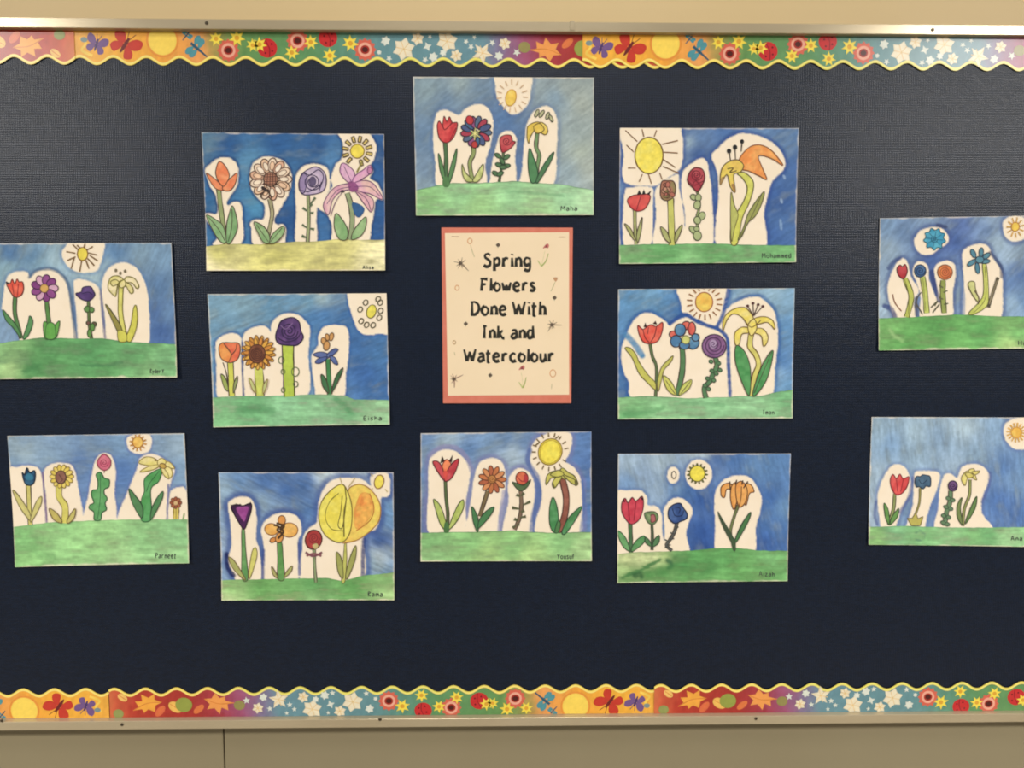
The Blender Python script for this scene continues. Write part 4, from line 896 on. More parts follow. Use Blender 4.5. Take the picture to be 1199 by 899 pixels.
# ---- F
s = Sheet('flower_painting', 'painting of a crimson tulip, tiny bud and navy rose with an orange lily apart', (710, 515),
    [(68, 80), (1076, 78), (1054, 820), (62, 832)], 71, (.002, .0, .001),
    sky=[(120, 120, (150, 174, 208)), (220, 200, (136, 162, 204)), (300, 130, (156, 178, 208)), (130, 260, (110, 146, 200)), (290, 310, (140, 166, 206)), (420, 300, (96, 136, 194)), (560, 95, (170, 190, 216)), (640, 110, (60, 100, 170)), (560, 350, (40, 84, 162)), (560, 540, (38, 82, 162)), (470, 310, (54, 100, 174)), (750, 120, (64, 108, 178)), (850, 150, (92, 134, 194)), (960, 140, (82, 126, 188)), (960, 350, (56, 102, 178)), (1000, 520, (66, 112, 184)), (930, 600, (50, 92, 170)), (1050, 400, (96, 138, 194)), (560, 620, (36, 76, 152)), (320, 560, (110, 146, 200))],
    edgec=(62, 98, 166), edgew=20, edges=.45, skyang=75, skynoise=.4,
    halos=[ell(390, 205, 36, 48), ell(539, 200, 78, 88), [(40, 325), (130, 295), (200, 295), (235, 330), (242, 380), (290, 385), (320, 430), (326, 520), (315, 680), (40, 680)], [(335, 420), (350, 375), (390, 340), (450, 345), (495, 390), (500, 430), (475, 500), (465, 560), (482, 680), (335, 680), (340, 550)],
           [(632, 350), (650, 270), (700, 225), (770, 205), (840, 220), (890, 290), (906, 350), (895, 430), (872, 510), (855, 670), (650, 670), (635, 500)]],
    hill=dict(top=[(40, 668), (150, 655), (320, 650), (500, 645), (620, 632), (760, 630), (900, 645), (1080, 645)], light=(130, 192, 110), line=.4,
        cols=[(110, 690, (184, 204, 140)), (200, 690, (186, 206, 144)), (280, 680, (190, 208, 148)), (330, 690, (160, 196, 120)), (90, 760, (150, 190, 118)), (120, 810, (104, 172, 88)), (240, 790, (70, 152, 72)), (330, 770, (60, 146, 68)), (400, 700, (56, 138, 70)), (450, 730, (52, 138, 66)), (520, 680, (70, 154, 76)), (600, 740, (62, 146, 72)), (700, 690, (78, 162, 82)), (780, 760, (92, 172, 88)), (950, 700, (104, 180, 106)), (930, 790, (92, 170, 88)), (640, 805, (96, 176, 92)), (450, 810, (84, 166, 82))],
        strokes=[([(90, 800), (180, 765), (240, 735), (312, 698)], 20, (52, 124, 62), .9), ([(168, 790), (190, 780), (205, 795)], 26, (30, 92, 50), .8), ([(350, 700), (378, 725), (366, 745)], 26, (30, 98, 64), .8), ([(240, 780), (320, 760), (400, 740)], 44, (56, 138, 64), .6)]))
cv = s.cv
f = s.fl('tulip')
f.stem([(138, 480), (141, 560), (142, 655)], 20, (72, 112, 72), 4)
f.F('bloom', (192, 40, 66), [(90, 366), (108, 340), (126, 366), (150, 335), (172, 356), (208, 328), (216, 380), (202, 440), (180, 476), (140, 490), (105, 452), (88, 410)], (96, 36, 50), 6, (212, 66, 86)); f.L('bloom', 5, [(126, 370), (135, 470)], (140, 26, 50)); f.L('bloom', 5, [(172, 360), (160, 470)], (140, 26, 50)); f.L('bloom', 9, [(95, 350), (108, 360)], (40, 36, 40)); f.L('bloom', 9, [(200, 332), (212, 350)], (40, 36, 40))
f.leaf((86, 150, 88), [(66, 528), (110, 568), (136, 645), (100, 625), (72, 572)], (50, 70, 50), (110, 170, 106)); f.leaf((86, 150, 88), [(222, 560), (216, 600), (150, 650), (150, 620), (185, 575)], (50, 70, 50), (110, 170, 106)); f.done()
f = s.fl('bud')
f.stem([(264, 480), (268, 560), (265, 642)], 13, (70, 90, 66), 4)
f.F('bloom', (112, 140, 92), [(222, 428), (250, 418), (285, 420), (302, 450), (282, 488), (250, 488), (230, 462)], (56, 66, 50), 5); f.F('bloom', (176, 98, 100), [(258, 440), (280, 436), (286, 470), (262, 480)], (100, 50, 56), 5); f.F('bloom', (150, 170, 120), [(238, 435), (256, 440), (254, 470)], None)
f.leaf((84, 130, 84), [(222, 565), (250, 585), (263, 622), (230, 602)], (50, 66, 50)); f.leaf((84, 130, 84), [(308, 556), (305, 600), (270, 622), (278, 582)], (50, 66, 50)); f.done()
f = s.fl('rose')
f.stem([(412, 480), (395, 540), (365, 590), (350, 615), (382, 645)], 14, (90, 94, 92), 5)
for a, b in (((420, 505), (398, 522)), ((372, 540), (396, 548)), ((395, 575), (368, 580)), ((340, 580), (364, 594)), ((375, 612), (350, 612)), ((340, 628), (362, 622))): f.L('leaf', 8, [a, b], (66, 70, 68))
f.F('bloom', (46, 76, 136), [(360, 440), (366, 400), (395, 375), (430, 370), (448, 395), (470, 430), (466, 458), (430, 475), (400, 487), (374, 470)], (28, 38, 66), 7, (72, 104, 164), var=.22); f.L('bloom', 6, [(385, 400), (400, 440), (440, 440), (450, 410)], (28, 44, 84)); f.L('bloom', 6, [(400, 390), (430, 400), (420, 430)], (28, 44, 84)); f.done()
f = s.fl('lily'); O = (232, 152, 62); OB = (110, 68, 38)
f.stem([(770, 380), (745, 450), (724, 530), (735, 590), (748, 635)], 13, (112, 124, 74), 4)
for p in ([(668, 310), (672, 270), (710, 250), (735, 265), (742, 290), (702, 286), (690, 332), (674, 330)], [(790, 262), (840, 258), (862, 300), (835, 312), (815, 380), (800, 342)], [(728, 275), (755, 250), (765, 330), (745, 405), (725, 350)], [(755, 265), (790, 240), (822, 290), (812, 360), (780, 392), (760, 350)]): f.F('bloom', O, p, OB, 6, (238, 172, 86))
f.L('bloom', 5, [(788, 270), (785, 340), (770, 400)], OB)
for a, b in (((722, 290), (720, 240)), ((752, 260), (760, 232)), ((800, 280), (825, 240)), ((790, 260), (796, 235))): f.L('bloom', 7, [a, b], (70, 52, 40))
f.leaf((66, 84, 62), [(650, 415), (672, 450), (742, 570), (746, 622), (700, 550), (660, 462)], None); f.leaf((72, 124, 72), [(840, 420), (830, 470), (762, 590), (750, 582), (790, 490)], (50, 66, 50)); f.F('leaf', (66, 90, 62), [(720, 560), (750, 580), (754, 640), (738, 640)], None); f.done()
f = sun_part(cv, 530, 195, 44, 46, (240, 222, 54), [], 0, (120, 110, 40))
for i, (a, b) in enumerate(rays(530, 196, 45, 62, 15, 5)): f.L('sun_rays', 11, [a, b], (96, 98, 50), taper=(14, 7))
f.done()
f = Flower(cv, 'painted_moon'); f.F('oval_ring', (240, 224, 200), ell(393, 203, 13, 21), (96, 90, 84), 6, n=2); f.done()
s.sign('Aizah', 890, 978, 790, 26, .05, wd=5)

# ---- G
s = Sheet('flower_painting', 'painting with a yellow palm-like lily on a brown trunk under a bright yellow sun', (480, 495),
    [(64, 60), (1060, 50), (1062, 803), (64, 806)], 83, (.002, 0, .001),
    sky=[(100, 100, (104, 138, 192)), (230, 95, (150, 174, 206)), (350, 150, (90, 128, 188)), (450, 110, (110, 144, 194)), (560, 100, (92, 130, 188)), (600, 190, (160, 180, 208)), (560, 230, (150, 172, 206)), (680, 110, (98, 130, 184)), (90, 300, (100, 134, 190)), (85, 560, (90, 114, 170)), (1010, 100, (82, 120, 184)), (1030, 250, (74, 112, 180)), (1030, 500, (72, 112, 180)), (1040, 600, (90, 128, 190)), (740, 450, (80, 110, 170)), (550, 500, (150, 160, 196)), (335, 500, (150, 156, 196))],
    edgec=(118, 122, 172), edgew=28, edges=.65, skyang=-15, skynoise=.45,
    strokes=[([(120, 190), (180, 140), (270, 145), (330, 200), (362, 280)], 30, (140, 140, 178), .7), ([(548, 400), (535, 500), (520, 625)], 24, (158, 158, 190), .7), ([(700, 160), (690, 230), (745, 320), (752, 430), (722, 540), (712, 630)], 36, (84, 108, 164), .75), ([(1005, 340), (1018, 450), (1000, 630)], 20, (80, 110, 170), .7)],
    halos=[[(112, 230), (140, 180), (210, 155), (270, 165), (310, 200), (352, 260), (346, 350), (325, 480), (313, 660), (117, 660), (108, 400)], [(360, 430), (380, 300), (410, 230), (470, 205), (520, 215), (555, 270), (555, 400), (520, 540), (503, 660), (330, 660), (345, 520)],
           [(575, 340), (600, 285), (640, 265), (690, 280), (720, 330), (730, 400), (715, 540), (703, 660), (545, 660), (575, 470)], [(700, 200), (725, 110), (790, 65), (870, 45), (935, 60), (947, 110), (930, 180), (910, 225), (960, 260), (1000, 330), (1005, 420), (988, 665), (738, 660), (770, 450), (760, 350), (720, 280)]],
    hill=dict(top=[(40, 640), (300, 635), (600, 628), (820, 640), (1080, 635)], light=(160, 210, 140), line=.7, lc=(74, 104, 84),
        cols=[(120, 700, (112, 180, 108)), (350, 690, (120, 190, 112)), (600, 720, (124, 192, 112)), (900, 690, (120, 188, 114)), (450, 780, (150, 202, 116)), (700, 790, (156, 206, 122)), (1000, 740, (150, 200, 130)), (100, 790, (130, 190, 120))]))
cv = s.cv; f = s.fl('tulip')
f.stem([(207, 330), (212, 440), (222, 535), (218, 632)], 15, (84, 104, 62), 4)
for p in ([(178, 235), (188, 190), (206, 225)], [(228, 222), (250, 186), (246, 232)]): f.F('bloom', (62, 50, 40), p, None, smooth=False)
f.F('bloom', (238, 112, 68), [(190, 245), (215, 212), (240, 238), (242, 282), (212, 312), (194, 282)], (120, 50, 46), 5, (244, 140, 86))
f.F('bloom', (190, 48, 62), [(134, 230), (162, 224), (190, 260), (205, 338), (168, 292)], (96, 36, 44), 6, (208, 76, 84)); f.F('bloom', (190, 48, 62), [(286, 210), (272, 270), (240, 326), (203, 338), (218, 282), (248, 235)], (96, 36, 44), 6, (212, 82, 88)); f.F('bloom', (226, 78, 66), [(195, 285), (222, 285), (208, 335)], None)
f.leaf((168, 186, 82), [(138, 445), (176, 480), (206, 560), (218, 632), (180, 592), (153, 512)], (62, 78, 44), (186, 200, 104)); f.leaf((170, 188, 84), [(312, 448), (312, 500), (270, 580), (225, 624), (240, 572), (280, 482)], (62, 78, 44), (190, 204, 108)); f.F('leaf', (74, 118, 66), [(205, 580), (228, 590), (228, 635), (200, 635)], None); f.done()
f = s.fl('daisy')
f.stem([(456, 395), (432, 470), (408, 545)], 19, (124, 106, 70), 5)
f.ring('bloom', 482, 330, 48, 11, 34, 15, [(200, 116, 62), (214, 140, 84), (180, 96, 60)], (96, 52, 40), 5); f.E('bloom', (196, 130, 62), 480, 328, 24, 24, ol=(110, 66, 40)); f.swirl('bloom', 480, 328, 18, 1.5, 4, (130, 80, 40))
f.leaf((72, 130, 80), [(362, 488), (390, 530), (402, 580), (396, 635), (370, 572)], (40, 62, 46)); f.leaf((72, 130, 80), [(492, 490), (470, 540), (400, 615), (408, 562), (448, 512)], (40, 62, 46)); f.done()
f = s.fl('rose')
f.stem([(645, 380), (652, 470), (642, 550), (612, 622)], 18, (128, 104, 84), 5)
f.E('bloom', (206, 82, 54), 655, 322, 36, 38, 0, (110, 50, 40), 6, (222, 110, 70)); f.L('bloom', 6, [(625, 310), (655, 340), (690, 330)], (160, 46, 50)); f.F('bloom', (184, 52, 60), [(672, 300), (692, 318), (682, 345), (664, 340)], None)
f.F('bloom', (84, 110, 70), [(598, 345), (640, 358), (668, 362), (706, 330), (684, 375), (642, 396)], (50, 62, 44), 5)
for a, b in (((598, 494), (642, 502)), ((704, 458), (660, 480)), ((678, 545), (642, 552)), ((622, 418), (646, 430)), ((668, 408), (650, 425)), ((610, 560), (634, 570)), ((668, 510), (648, 520)), ((600, 610), (620, 600)), ((640, 592), (622, 596))): f.L('leaf', 13, [a, b], (92, 96, 66), taper=(18, 8))
f.done()
f = s.fl('palm_lily'); YG = (204, 196, 84)
f.F('stem', (142, 80, 64), [(878, 335), (908, 332), (930, 430), (922, 540), (888, 630), (862, 625), (892, 520), (896, 430)], (84, 50, 44), 6, (160, 98, 80))
for p in ([(795, 360), (800, 310), (835, 282), (885, 290), (890, 320), (830, 320), (812, 340)], [(845, 380), (832, 350), (860, 312), (900, 300), (885, 325)], [(875, 285), (892, 262), (925, 288), (960, 308), (982, 352), (966, 364), (935, 325), (895, 325)], [(890, 300), (920, 310), (975, 340), (960, 360), (920, 330)], [(820, 300), (870, 275), (900, 300), (860, 315)]): f.F('bloom', YG, p, (92, 88, 48), 5, (186, 180, 80))
f.F('bloom', (110, 104, 56), [(962, 335), (982, 350), (968, 366)], None); f.F('bloom', (110, 104, 56), [(836, 350), (850, 378), (840, 378)], None)
f.leaf((66, 138, 78), [(835, 433), (860, 490), (867, 580), (842, 637), (818, 592), (816, 500)], (40, 70, 50), (90, 156, 100)); f.leaf((70, 136, 78), [(1003, 486), (982, 540), (912, 642), (888, 635), (930, 550)], (40, 70, 50), (90, 156, 100)); f.F('leaf', (80, 130, 76), [(865, 570), (880, 590), (868, 635), (845, 635)], (40, 70, 50), 4); f.done()
R = rays(820, 168, 84, 108, 17, 10, 1.05, (0,))+[((760, 110), (735, 130)), ((870, 75), (850, 90))]
f = sun_part(cv, 820, 168, 68, 78, (240, 218, 48), R, 20, (150, 120, 40), 7, (120, 100, 60), (244, 228, 70)); f.L('sun_disc', 4, crom(ell(820, 168, 59, 69, 20), True, 2).tolist(), (190, 160, 40)); f.done()
s.sign('Yousuf', 862, 958, 790, 26, wd=6)

# ---- M: top centre
s = Sheet('flower_painting', 'topmost painting of the middle column, daisy-like sun over a multicoloured flower', (480, 80),
    [(18, 52), (1075, 57), (1072, 860), (38, 863)], 95, (.0025, 0, .001),
    sky=[(100, 130, (128, 150, 170)), (200, 200, (104, 132, 170)), (300, 90, (140, 158, 172)), (420, 120, (112, 138, 172)), (500, 200, (90, 120, 168)), (100, 400, (100, 130, 172)), (100, 600, (112, 138, 176)), (80, 680, (132, 156, 184)), (550, 310, (76, 112, 168)), (640, 400, (84, 116, 168)), (640, 560, (86, 114, 164)), (460, 560, (98, 120, 164)), (760, 110, (140, 156, 172)), (920, 120, (150, 162, 170)), (1000, 200, (160, 170, 172)), (950, 400, (150, 166, 178)), (920, 600, (140, 160, 180)), (1040, 560, (166, 176, 178)), (860, 180, (120, 144, 172)), (1000, 480, (166, 178, 176))],
    edgec=(82, 108, 156), edgew=24, edges=.4, skyang=-38, skynoise=.4,
    halos=[[(135, 400), (145, 300), (165, 258), (205, 245), (250, 258), (290, 275), (330, 235), (390, 212), (440, 222), (478, 270), (488, 350), (470, 450), (440, 560), (432, 700), (175, 700), (150, 560)], [(500, 100), (510, 30), (700, 30), (708, 130), (690, 210), (640, 262), (590, 268), (545, 225), (510, 170)],
           [(470, 640), (480, 560), (510, 440), (525, 390), (560, 368), (600, 375), (625, 420), (615, 520), (612, 690), (470, 690)], [(655, 600), (672, 400), (690, 310), (730, 250), (790, 222), (840, 250), (862, 320), (858, 480), (832, 690), (650, 690)]],
    hill=dict(top=[(0, 722), (150, 688), (250, 672), (420, 672), (600, 660), (760, 672), (900, 682), (1100, 718)], light=(176, 218, 170), line=.75, lc=(72, 112, 84),
        cols=[(100, 780, (124, 190, 118)), (300, 740, (130, 196, 134)), (600, 730, (134, 200, 142)), (900, 740, (140, 202, 152)), (400, 820, (144, 204, 130)), (750, 830, (150, 206, 140)), (1040, 800, (156, 206, 158))],
        strokes=[([(560, 720), (760, 735), (900, 750)], 12, (96, 164, 112), .5)]))
cv = s.cv; f = s.fl('tulip')
f.stem([(206, 430), (212, 540), (208, 685)], 20, (78, 116, 74), 5)
f.F('bloom', (204, 50, 58), [(160, 340), (172, 310), (190, 330), (200, 282), (216, 312), (232, 285), (248, 318), (278, 322), (268, 380), (240, 424), (205, 436), (172, 410)], (100, 40, 44), 6, (220, 78, 76)); f.L('bloom', 6, [(190, 330), (205, 360), (248, 320)], (110, 36, 44)); f.L('bloom', 5, [(235, 420), (270, 350)], (110, 36, 44))
f.leaf((92, 138, 86), [(166, 500), (185, 540), (205, 620), (196, 650), (175, 590)], (50, 72, 50)); f.leaf((92, 138, 86), [(274, 470), (268, 560), (240, 655), (222, 680), (232, 600)], (50, 72, 50)); f.F('leaf', (84, 130, 78), [(195, 640), (225, 640), (230, 690), (195, 690)], None); f.done()
f = s.fl('daisy')
f.stem([(370, 450), (372, 500), (350, 560), (368, 665)], 22, (146, 160, 96), 5)
f.ring('bloom', 388, 372, 56, 13, 36, 19, [(90, 110, 140), (178, 62, 84), (76, 92, 136), (66, 104, 140), (150, 80, 130)], (48, 44, 60), 6, 5); f.E('bloom', (196, 54, 60), 350, 305, 26, 22, 70, (90, 40, 50)); f.E('bloom', (196, 60, 56), 378, 448, 18, 20, 0, (90, 40, 50)); f.E('bloom', (150, 150, 100), 382, 385, 22, ol=(70, 70, 60))
f.L('bloom', 5, [(355, 365), (410, 405)], (224, 216, 130)); f.L('bloom', 5, [(382, 350), (378, 420)], (224, 216, 130)); f.L('bloom', 5, [(410, 365), (352, 400)], (224, 216, 130))
f.leaf((176, 186, 104), [(306, 562), (325, 610), (370, 660), (330, 662), (308, 620)], (90, 92, 54), (206, 210, 130)); f.leaf((176, 186, 104), [(428, 562), (425, 620), (400, 662), (368, 662), (395, 610)], (90, 92, 54), (206, 210, 130)); f.done()
f = s.fl('rose')
f.stem([(548, 480), (540, 560), (522, 665)], 12, (84, 112, 74), 4)
f.F('bloom', (184, 54, 66), [(528, 410), (555, 392), (590, 395), (600, 425), (616, 432), (598, 460), (568, 484), (540, 492), (528, 450)], (104, 40, 48), 6, (206, 84, 88)); f.swirl('bloom', 566, 428, 26, 2, 5, (120, 36, 50))
for x, y, r in ((515, 512, 35), (566, 520, -35), (520, 566, 20), (566, 572, -10), (545, 580, 0), (500, 616, 30), (528, 618, -30), (540, 545, 60)): f.E('leaf', (84, 122, 82), x, y, 21, 12, r, (46, 66, 48), 5)
f.done()
f = s.fl('lily'); Y = (222, 188, 62); 
f.stem([(746, 375), (738, 460), (756, 510), (744, 580), (735, 668)], 20, (112, 146, 96), 5)
for x, y, rx, ry, r in ((742, 265, 10, 24, 25), (770, 268, 10, 24, 35), (805, 280, 10, 22, 20), (825, 295, 9, 22, -25)): f.E('bloom', (186, 184, 140), x, y, rx, ry, r, (76, 78, 64), 5)
for p in ([(685, 380), (690, 340), (730, 318), (760, 320), (740, 345), (705, 400), (695, 440), (685, 410)], [(760, 318), (795, 335), (806, 370), (790, 390), (765, 372)], [(725, 340), (760, 325), (785, 360), (750, 382), (730, 370)]): f.F('bloom', Y, p, (112, 92, 40), 5, (236, 208, 92))
f.leaf((80, 136, 88), [(698, 470), (722, 520), (748, 610), (735, 665), (705, 662), (690, 560)], (46, 72, 52)); f.leaf((80, 126, 84), [(840, 490), (822, 550), (750, 668), (740, 650), (785, 560)], (46, 72, 52)); f.done()
sun_part(cv, 590, 174, 30, 48, (238, 196, 66), rays(598, 165, 62, 92, 15, 4, 1.05), 12, (214, 160, 50), 6, (214, 180, 140), (244, 214, 100)).done()
s.sign('Maha', 882, 975, 834, 26, wd=6)

# ---- H: column at the near end, upper
s = Sheet('flower_painting', 'painting of a pink and purple ringed daisy beside a pale outlined lily', (0, 275),
    [(-40, 50), (1008, 48), (1045, 832), (-6, 842)], 107, (.002, .002, .001),
    sky=[(60, 100, (74, 116, 172)), (200, 130, (90, 130, 176)), (250, 180, (120, 156, 190)), (330, 150, (150, 178, 204)), (40, 200, (130, 164, 190)), (-10, 400, (120, 154, 186)), (40, 560, (120, 150, 192)), (680, 100, (84, 124, 176)), (850, 110, (120, 150, 184)), (950, 130, (110, 144, 186)), (920, 300, (84, 120, 172)), (900, 450, (70, 104, 166)), (980, 450, (96, 132, 184)), (940, 560, (62, 98, 166)), (520, 240, (160, 186, 206)), (630, 200, (140, 170, 200)), (440, 450, (92, 118, 164)), (600, 450, (120, 134, 170))],
    edgec=(92, 124, 172), edgew=20, edges=.45, skyang=-65, skynoise=.4,
    strokes=[([(175, 248), (225, 205), (310, 200), (370, 240), (405, 300), (425, 440), (445, 600)], 24, (70, 92, 122), .65), ([(590, 320), (604, 470), (618, 600)], 18, (108, 104, 136), .7)],
    halos=[[(18, 400), (38, 270), (70, 225), (130, 212), (165, 222), (180, 250), (215, 215), (290, 200), (350, 225), (390, 280), (410, 360), (425, 480), (432, 640), (160, 640), (110, 590), (80, 510), (18, 440)], [(435, 320), (440, 265), (500, 262), (560, 290), (588, 330), (598, 480), (612, 640), (475, 640), (450, 460)],
           [(598, 330), (610, 240), (660, 180), (730, 162), (790, 185), (835, 240), (865, 330), (874, 420), (860, 660), (640, 650), (620, 500)], [(365, 110), (400, 50), (430, 30), (605, 30), (607, 110), (587, 180), (560, 215), (470, 220), (400, 185)]],
    hill=dict(top=[(-60, 645), (110, 615), (250, 600), (450, 605), (600, 603), (750, 625), (1060, 640)], light=(130, 190, 130), line=.45, lc=(50, 104, 70),
        cols=[(60, 780, (150, 198, 124)), (30, 700, (120, 182, 112)), (200, 780, (62, 140, 76)), (300, 680, (72, 152, 84)), (550, 700, (72, 154, 88)), (800, 700, (86, 164, 98)), (980, 740, (104, 176, 116)), (600, 800, (80, 160, 90)), (900, 810, (120, 184, 118))],
        strokes=[([(480, 760), (620, 762), (720, 745)], 14, (50, 120, 74), .6), ([(150, 800), (240, 760)], 24, (54, 130, 72), .6)]))
cv = s.cv; f = s.fl('tulip')
f.stem([(92, 360), (90, 450), (108, 530), (128, 605)], 21, (80, 130, 72), 5)
f.F('bloom', (226, 76, 52), [(42, 284), (64, 282), (76, 260), (90, 286), (104, 258), (116, 276), (136, 276), (142, 320), (125, 356), (90, 363), (64, 332)], (112, 44, 40), 6, (234, 104, 76)); f.L('bloom', 5, [(76, 290), (86, 355)], (150, 40, 40)); f.L('bloom', 5, [(112, 285), (106, 355)], (150, 40, 40)); f.L('bloom', 10, [(40, 275), (56, 288)], (50, 40, 40))
f.leaf((84, 142, 84), [(20, 438), (50, 468), (108, 540), (128, 605), (80, 542), (40, 500)], (48, 76, 52)); f.leaf((88, 146, 88), [(176, 475), (190, 485), (196, 522), (168, 592), (140, 608), (152, 562), (168, 512)], (48, 76, 52)); f.done()
f = s.fl('daisy')
f.stem([(272, 340), (280, 430), (290, 520)], 22, (86, 134, 66), 5)
f.ring('bloom', 265, 312, 50, 9, 30, 22, [(134, 60, 130), (214, 164, 192), (146, 72, 140)], (70, 34, 70), 5.5, 80); f.E('bloom', (216, 168, 84), 264, 313, 25, 25, ol=(110, 76, 60))
f.leaf((98, 168, 70), [(258, 520), (276, 510), (300, 560), (296, 602), (268, 602)], (56, 90, 50)); f.leaf((98, 168, 70), [(352, 502), (346, 562), (330, 602), (290, 602), (315, 545)], (56, 90, 50)); f.F('leaf', (98, 170, 72), [(276, 530), (300, 512), (325, 530), (328, 602), (275, 602)], (56, 90, 50), 4); f.done()
f = s.fl('rose')
f.stem([(520, 380), (522, 450), (526, 530), (540, 605)], 14, (92, 116, 64), 4)
f.F('bloom', (78, 52, 112), [(446, 345), (478, 334), (488, 308), (530, 302), (548, 325), (557, 355), (525, 385), (482, 377)], (46, 36, 70), 6, (98, 70, 132)); f.L('bloom', 5, [(480, 345), (520, 335), (545, 350)], (46, 36, 74))
for x, y, rx, ry, c in ((514, 434, 18, 18, (96, 142, 74)), (540, 438, 14, 16, (96, 142, 74)), (554, 522, 14, 14, (112, 88, 70)), (520, 515, 12, 12, (124, 84, 76)), (545, 540, 13, 22, (98, 150, 70)), (528, 575, 12, 24, (98, 150, 70))): f.E('leaf', c, x, y, rx, ry, 0, (60, 76, 44), 5)
f.done()
f = s.fl('lily'); YL = (226, 214, 130); OL = (122, 114, 44)
f.stem([(712, 290), (708, 380), (710, 470), (738, 618)], 25, (216, 210, 100), 6, OL)
for p in ([(670, 355), (636, 312), (650, 252), (692, 240), (725, 262), (695, 282), (682, 352)], [(732, 268), (745, 245), (790, 255), (816, 300), (802, 312), (778, 282), (745, 278)], [(728, 275), (770, 295), (784, 330), (768, 342), (745, 305)], [(700, 285), (730, 262), (738, 295), (712, 310)], [(650, 275), (680, 262), (700, 280), (665, 300)]): f.F('bloom', YL, p, OL, 6, (240, 224, 180))
for x, y in ((682, 208), (708, 224), (736, 212)): f.E('stamen', (130, 118, 90), x, y, 8, 10, 0, None)
f.leaf((150, 140, 62), [(622, 412), (650, 438), (714, 540), (718, 612), (690, 562)], (84, 80, 44)); f.leaf((212, 206, 72), [(800, 414), (808, 480), (800, 550), (770, 622), (742, 605), (770, 522), (785, 430)], (118, 110, 40)); f.F('leaf', (212, 208, 76), [(695, 560), (740, 570), (745, 620), (700, 620)], OL, 4); f.done()
sun_part(cv, 487, 112, 30, 38, (240, 218, 62), [((392, 98), (445, 108)), ((398, 150), (446, 128)), ((420, 198), (440, 130)), ((470, 215), (482, 150)), ((525, 198), (506, 148)), ((556, 180), (516, 138)), ((576, 152), (528, 120)), ((572, 118), (522, 106)), ((548, 68), (512, 90)), ((502, 52), (496, 74)), ((430, 56), (462, 88)), ((455, 60), (474, 78))], 0, (140, 100, 40), 7, (126, 94, 50)).done()
s.sign('Ryder Y.', 885, 972, 808, 24, wd=5)

# ---- I: column at the near end, lower
s = Sheet('flower_painting', 'painting with a teal tulip, sunflower and a thick green-stemmed drooping yellow lily', (0, 495),
    [(48, 75), (1083, 60), (1113, 815), (98, 838)], 119, (.002, .001, .001),
    sky=[(150, 120, (124, 152, 192)), (150, 170, (156, 180, 208)), (350, 130, (118, 148, 192)), (300, 200, (130, 160, 200)), (470, 230, (80, 118, 184)), (490, 450, (96, 130, 190)), (560, 130, (110, 142, 190)), (700, 110, (112, 146, 192)), (720, 280, (76, 116, 184)), (700, 430, (84, 122, 188)), (950, 110, (124, 152, 192)), (1050, 130, (140, 164, 196)), (1050, 300, (120, 152, 196)), (80, 240, (120, 150, 190))],
    edgec=(92, 108, 170), edgew=14, edges=.55, skyang=0, skynoise=.35,
    strokes=[([(252, 290), (264, 420), (276, 585)], 15, (112, 92, 136), .9), ([(988, 360), (985, 450), (980, 560)], 15, (98, 104, 156), .85)],
    halos=[[(55, 290), (100, 260), (160, 248), (220, 260), (245, 300), (260, 420), (273, 620), (80, 620)], [(258, 300), (280, 255), (340, 232), (410, 240), (440, 280), (460, 380), (482, 600), (282, 610), (270, 430)],
           [(495, 600), (520, 420), (550, 250), (580, 190), (620, 175), (660, 200), (680, 280), (672, 400), (675, 600)], [(695, 600), (750, 400), (800, 280), (820, 210), (870, 180), (930, 190), (990, 230), (1025, 270), (1000, 350), (983, 450), (975, 600)],
           [(990, 600), (993, 430), (1010, 390), (1050, 373), (1092, 395), (1105, 600)], [(755, 150), (755, 78), (880, 70), (880, 158), (820, 182)]],
    hill=dict(top=[(40, 612), (280, 582), (480, 572), (680, 565), (900, 562), (1130, 562)], light=(168, 216, 148), line=.4, lc=(100, 150, 96),
        cols=[(150, 700, (112, 186, 108)), (150, 800, (124, 192, 112)), (350, 680, (134, 202, 124)), (600, 700, (134, 200, 122)), (850, 680, (124, 192, 122)), (1050, 650, (120, 188, 124)), (700, 780, (148, 208, 136)), (1000, 780, (140, 202, 134))],
        strokes=[([(210, 700), (220, 760), (320, 780)], 30, (104, 176, 100), .5)]))
cv = s.cv; f = s.fl('tulip')
f.stem([(170, 360), (174, 470), (182, 595)], 24, (206, 196, 104), 5)
f.F('bloom', (30, 62, 96), [(134, 290), (148, 300), (162, 262), (178, 290), (206, 278), (210, 322), (196, 356), (170, 364), (147, 346)], (24, 40, 56), 7, (46, 100, 136)); f.F('bloom', (44, 120, 152), [(150, 315), (170, 292), (196, 305), (196, 330), (165, 335)], None)
f.leaf((208, 198, 116), [(78, 395), (110, 420), (176, 520), (182, 572), (120, 492)], (124, 112, 66)); f.leaf((208, 198, 116), [(246, 428), (242, 480), (190, 575), (184, 552), (215, 462)], (124, 112, 66)); f.done()
f = s.fl('sunflower')
f.stem([(350, 355), (350, 430), (384, 490), (382, 585)], 34, (216, 206, 92), 5, (140, 122, 60))
f.ring('bloom', 365, 312, 46, 14, 24, 13, [(228, 200, 72), (234, 208, 96)], (130, 106, 50), 4.5); f.E('bloom', (138, 92, 76), 360, 316, 31, 38, 0, (84, 56, 50), 6, (158, 112, 92)); f.L('bloom', 5, [(350, 300), (370, 330), (355, 345)], (96, 60, 54))
f.leaf((196, 180, 90), [(292, 498), (340, 528), (368, 582), (318, 562)], (116, 96, 60)); f.leaf((204, 192, 100), [(444, 498), (440, 552), (405, 585), (400, 562)], (116, 96, 60)); f.done()
f = s.fl('rose')
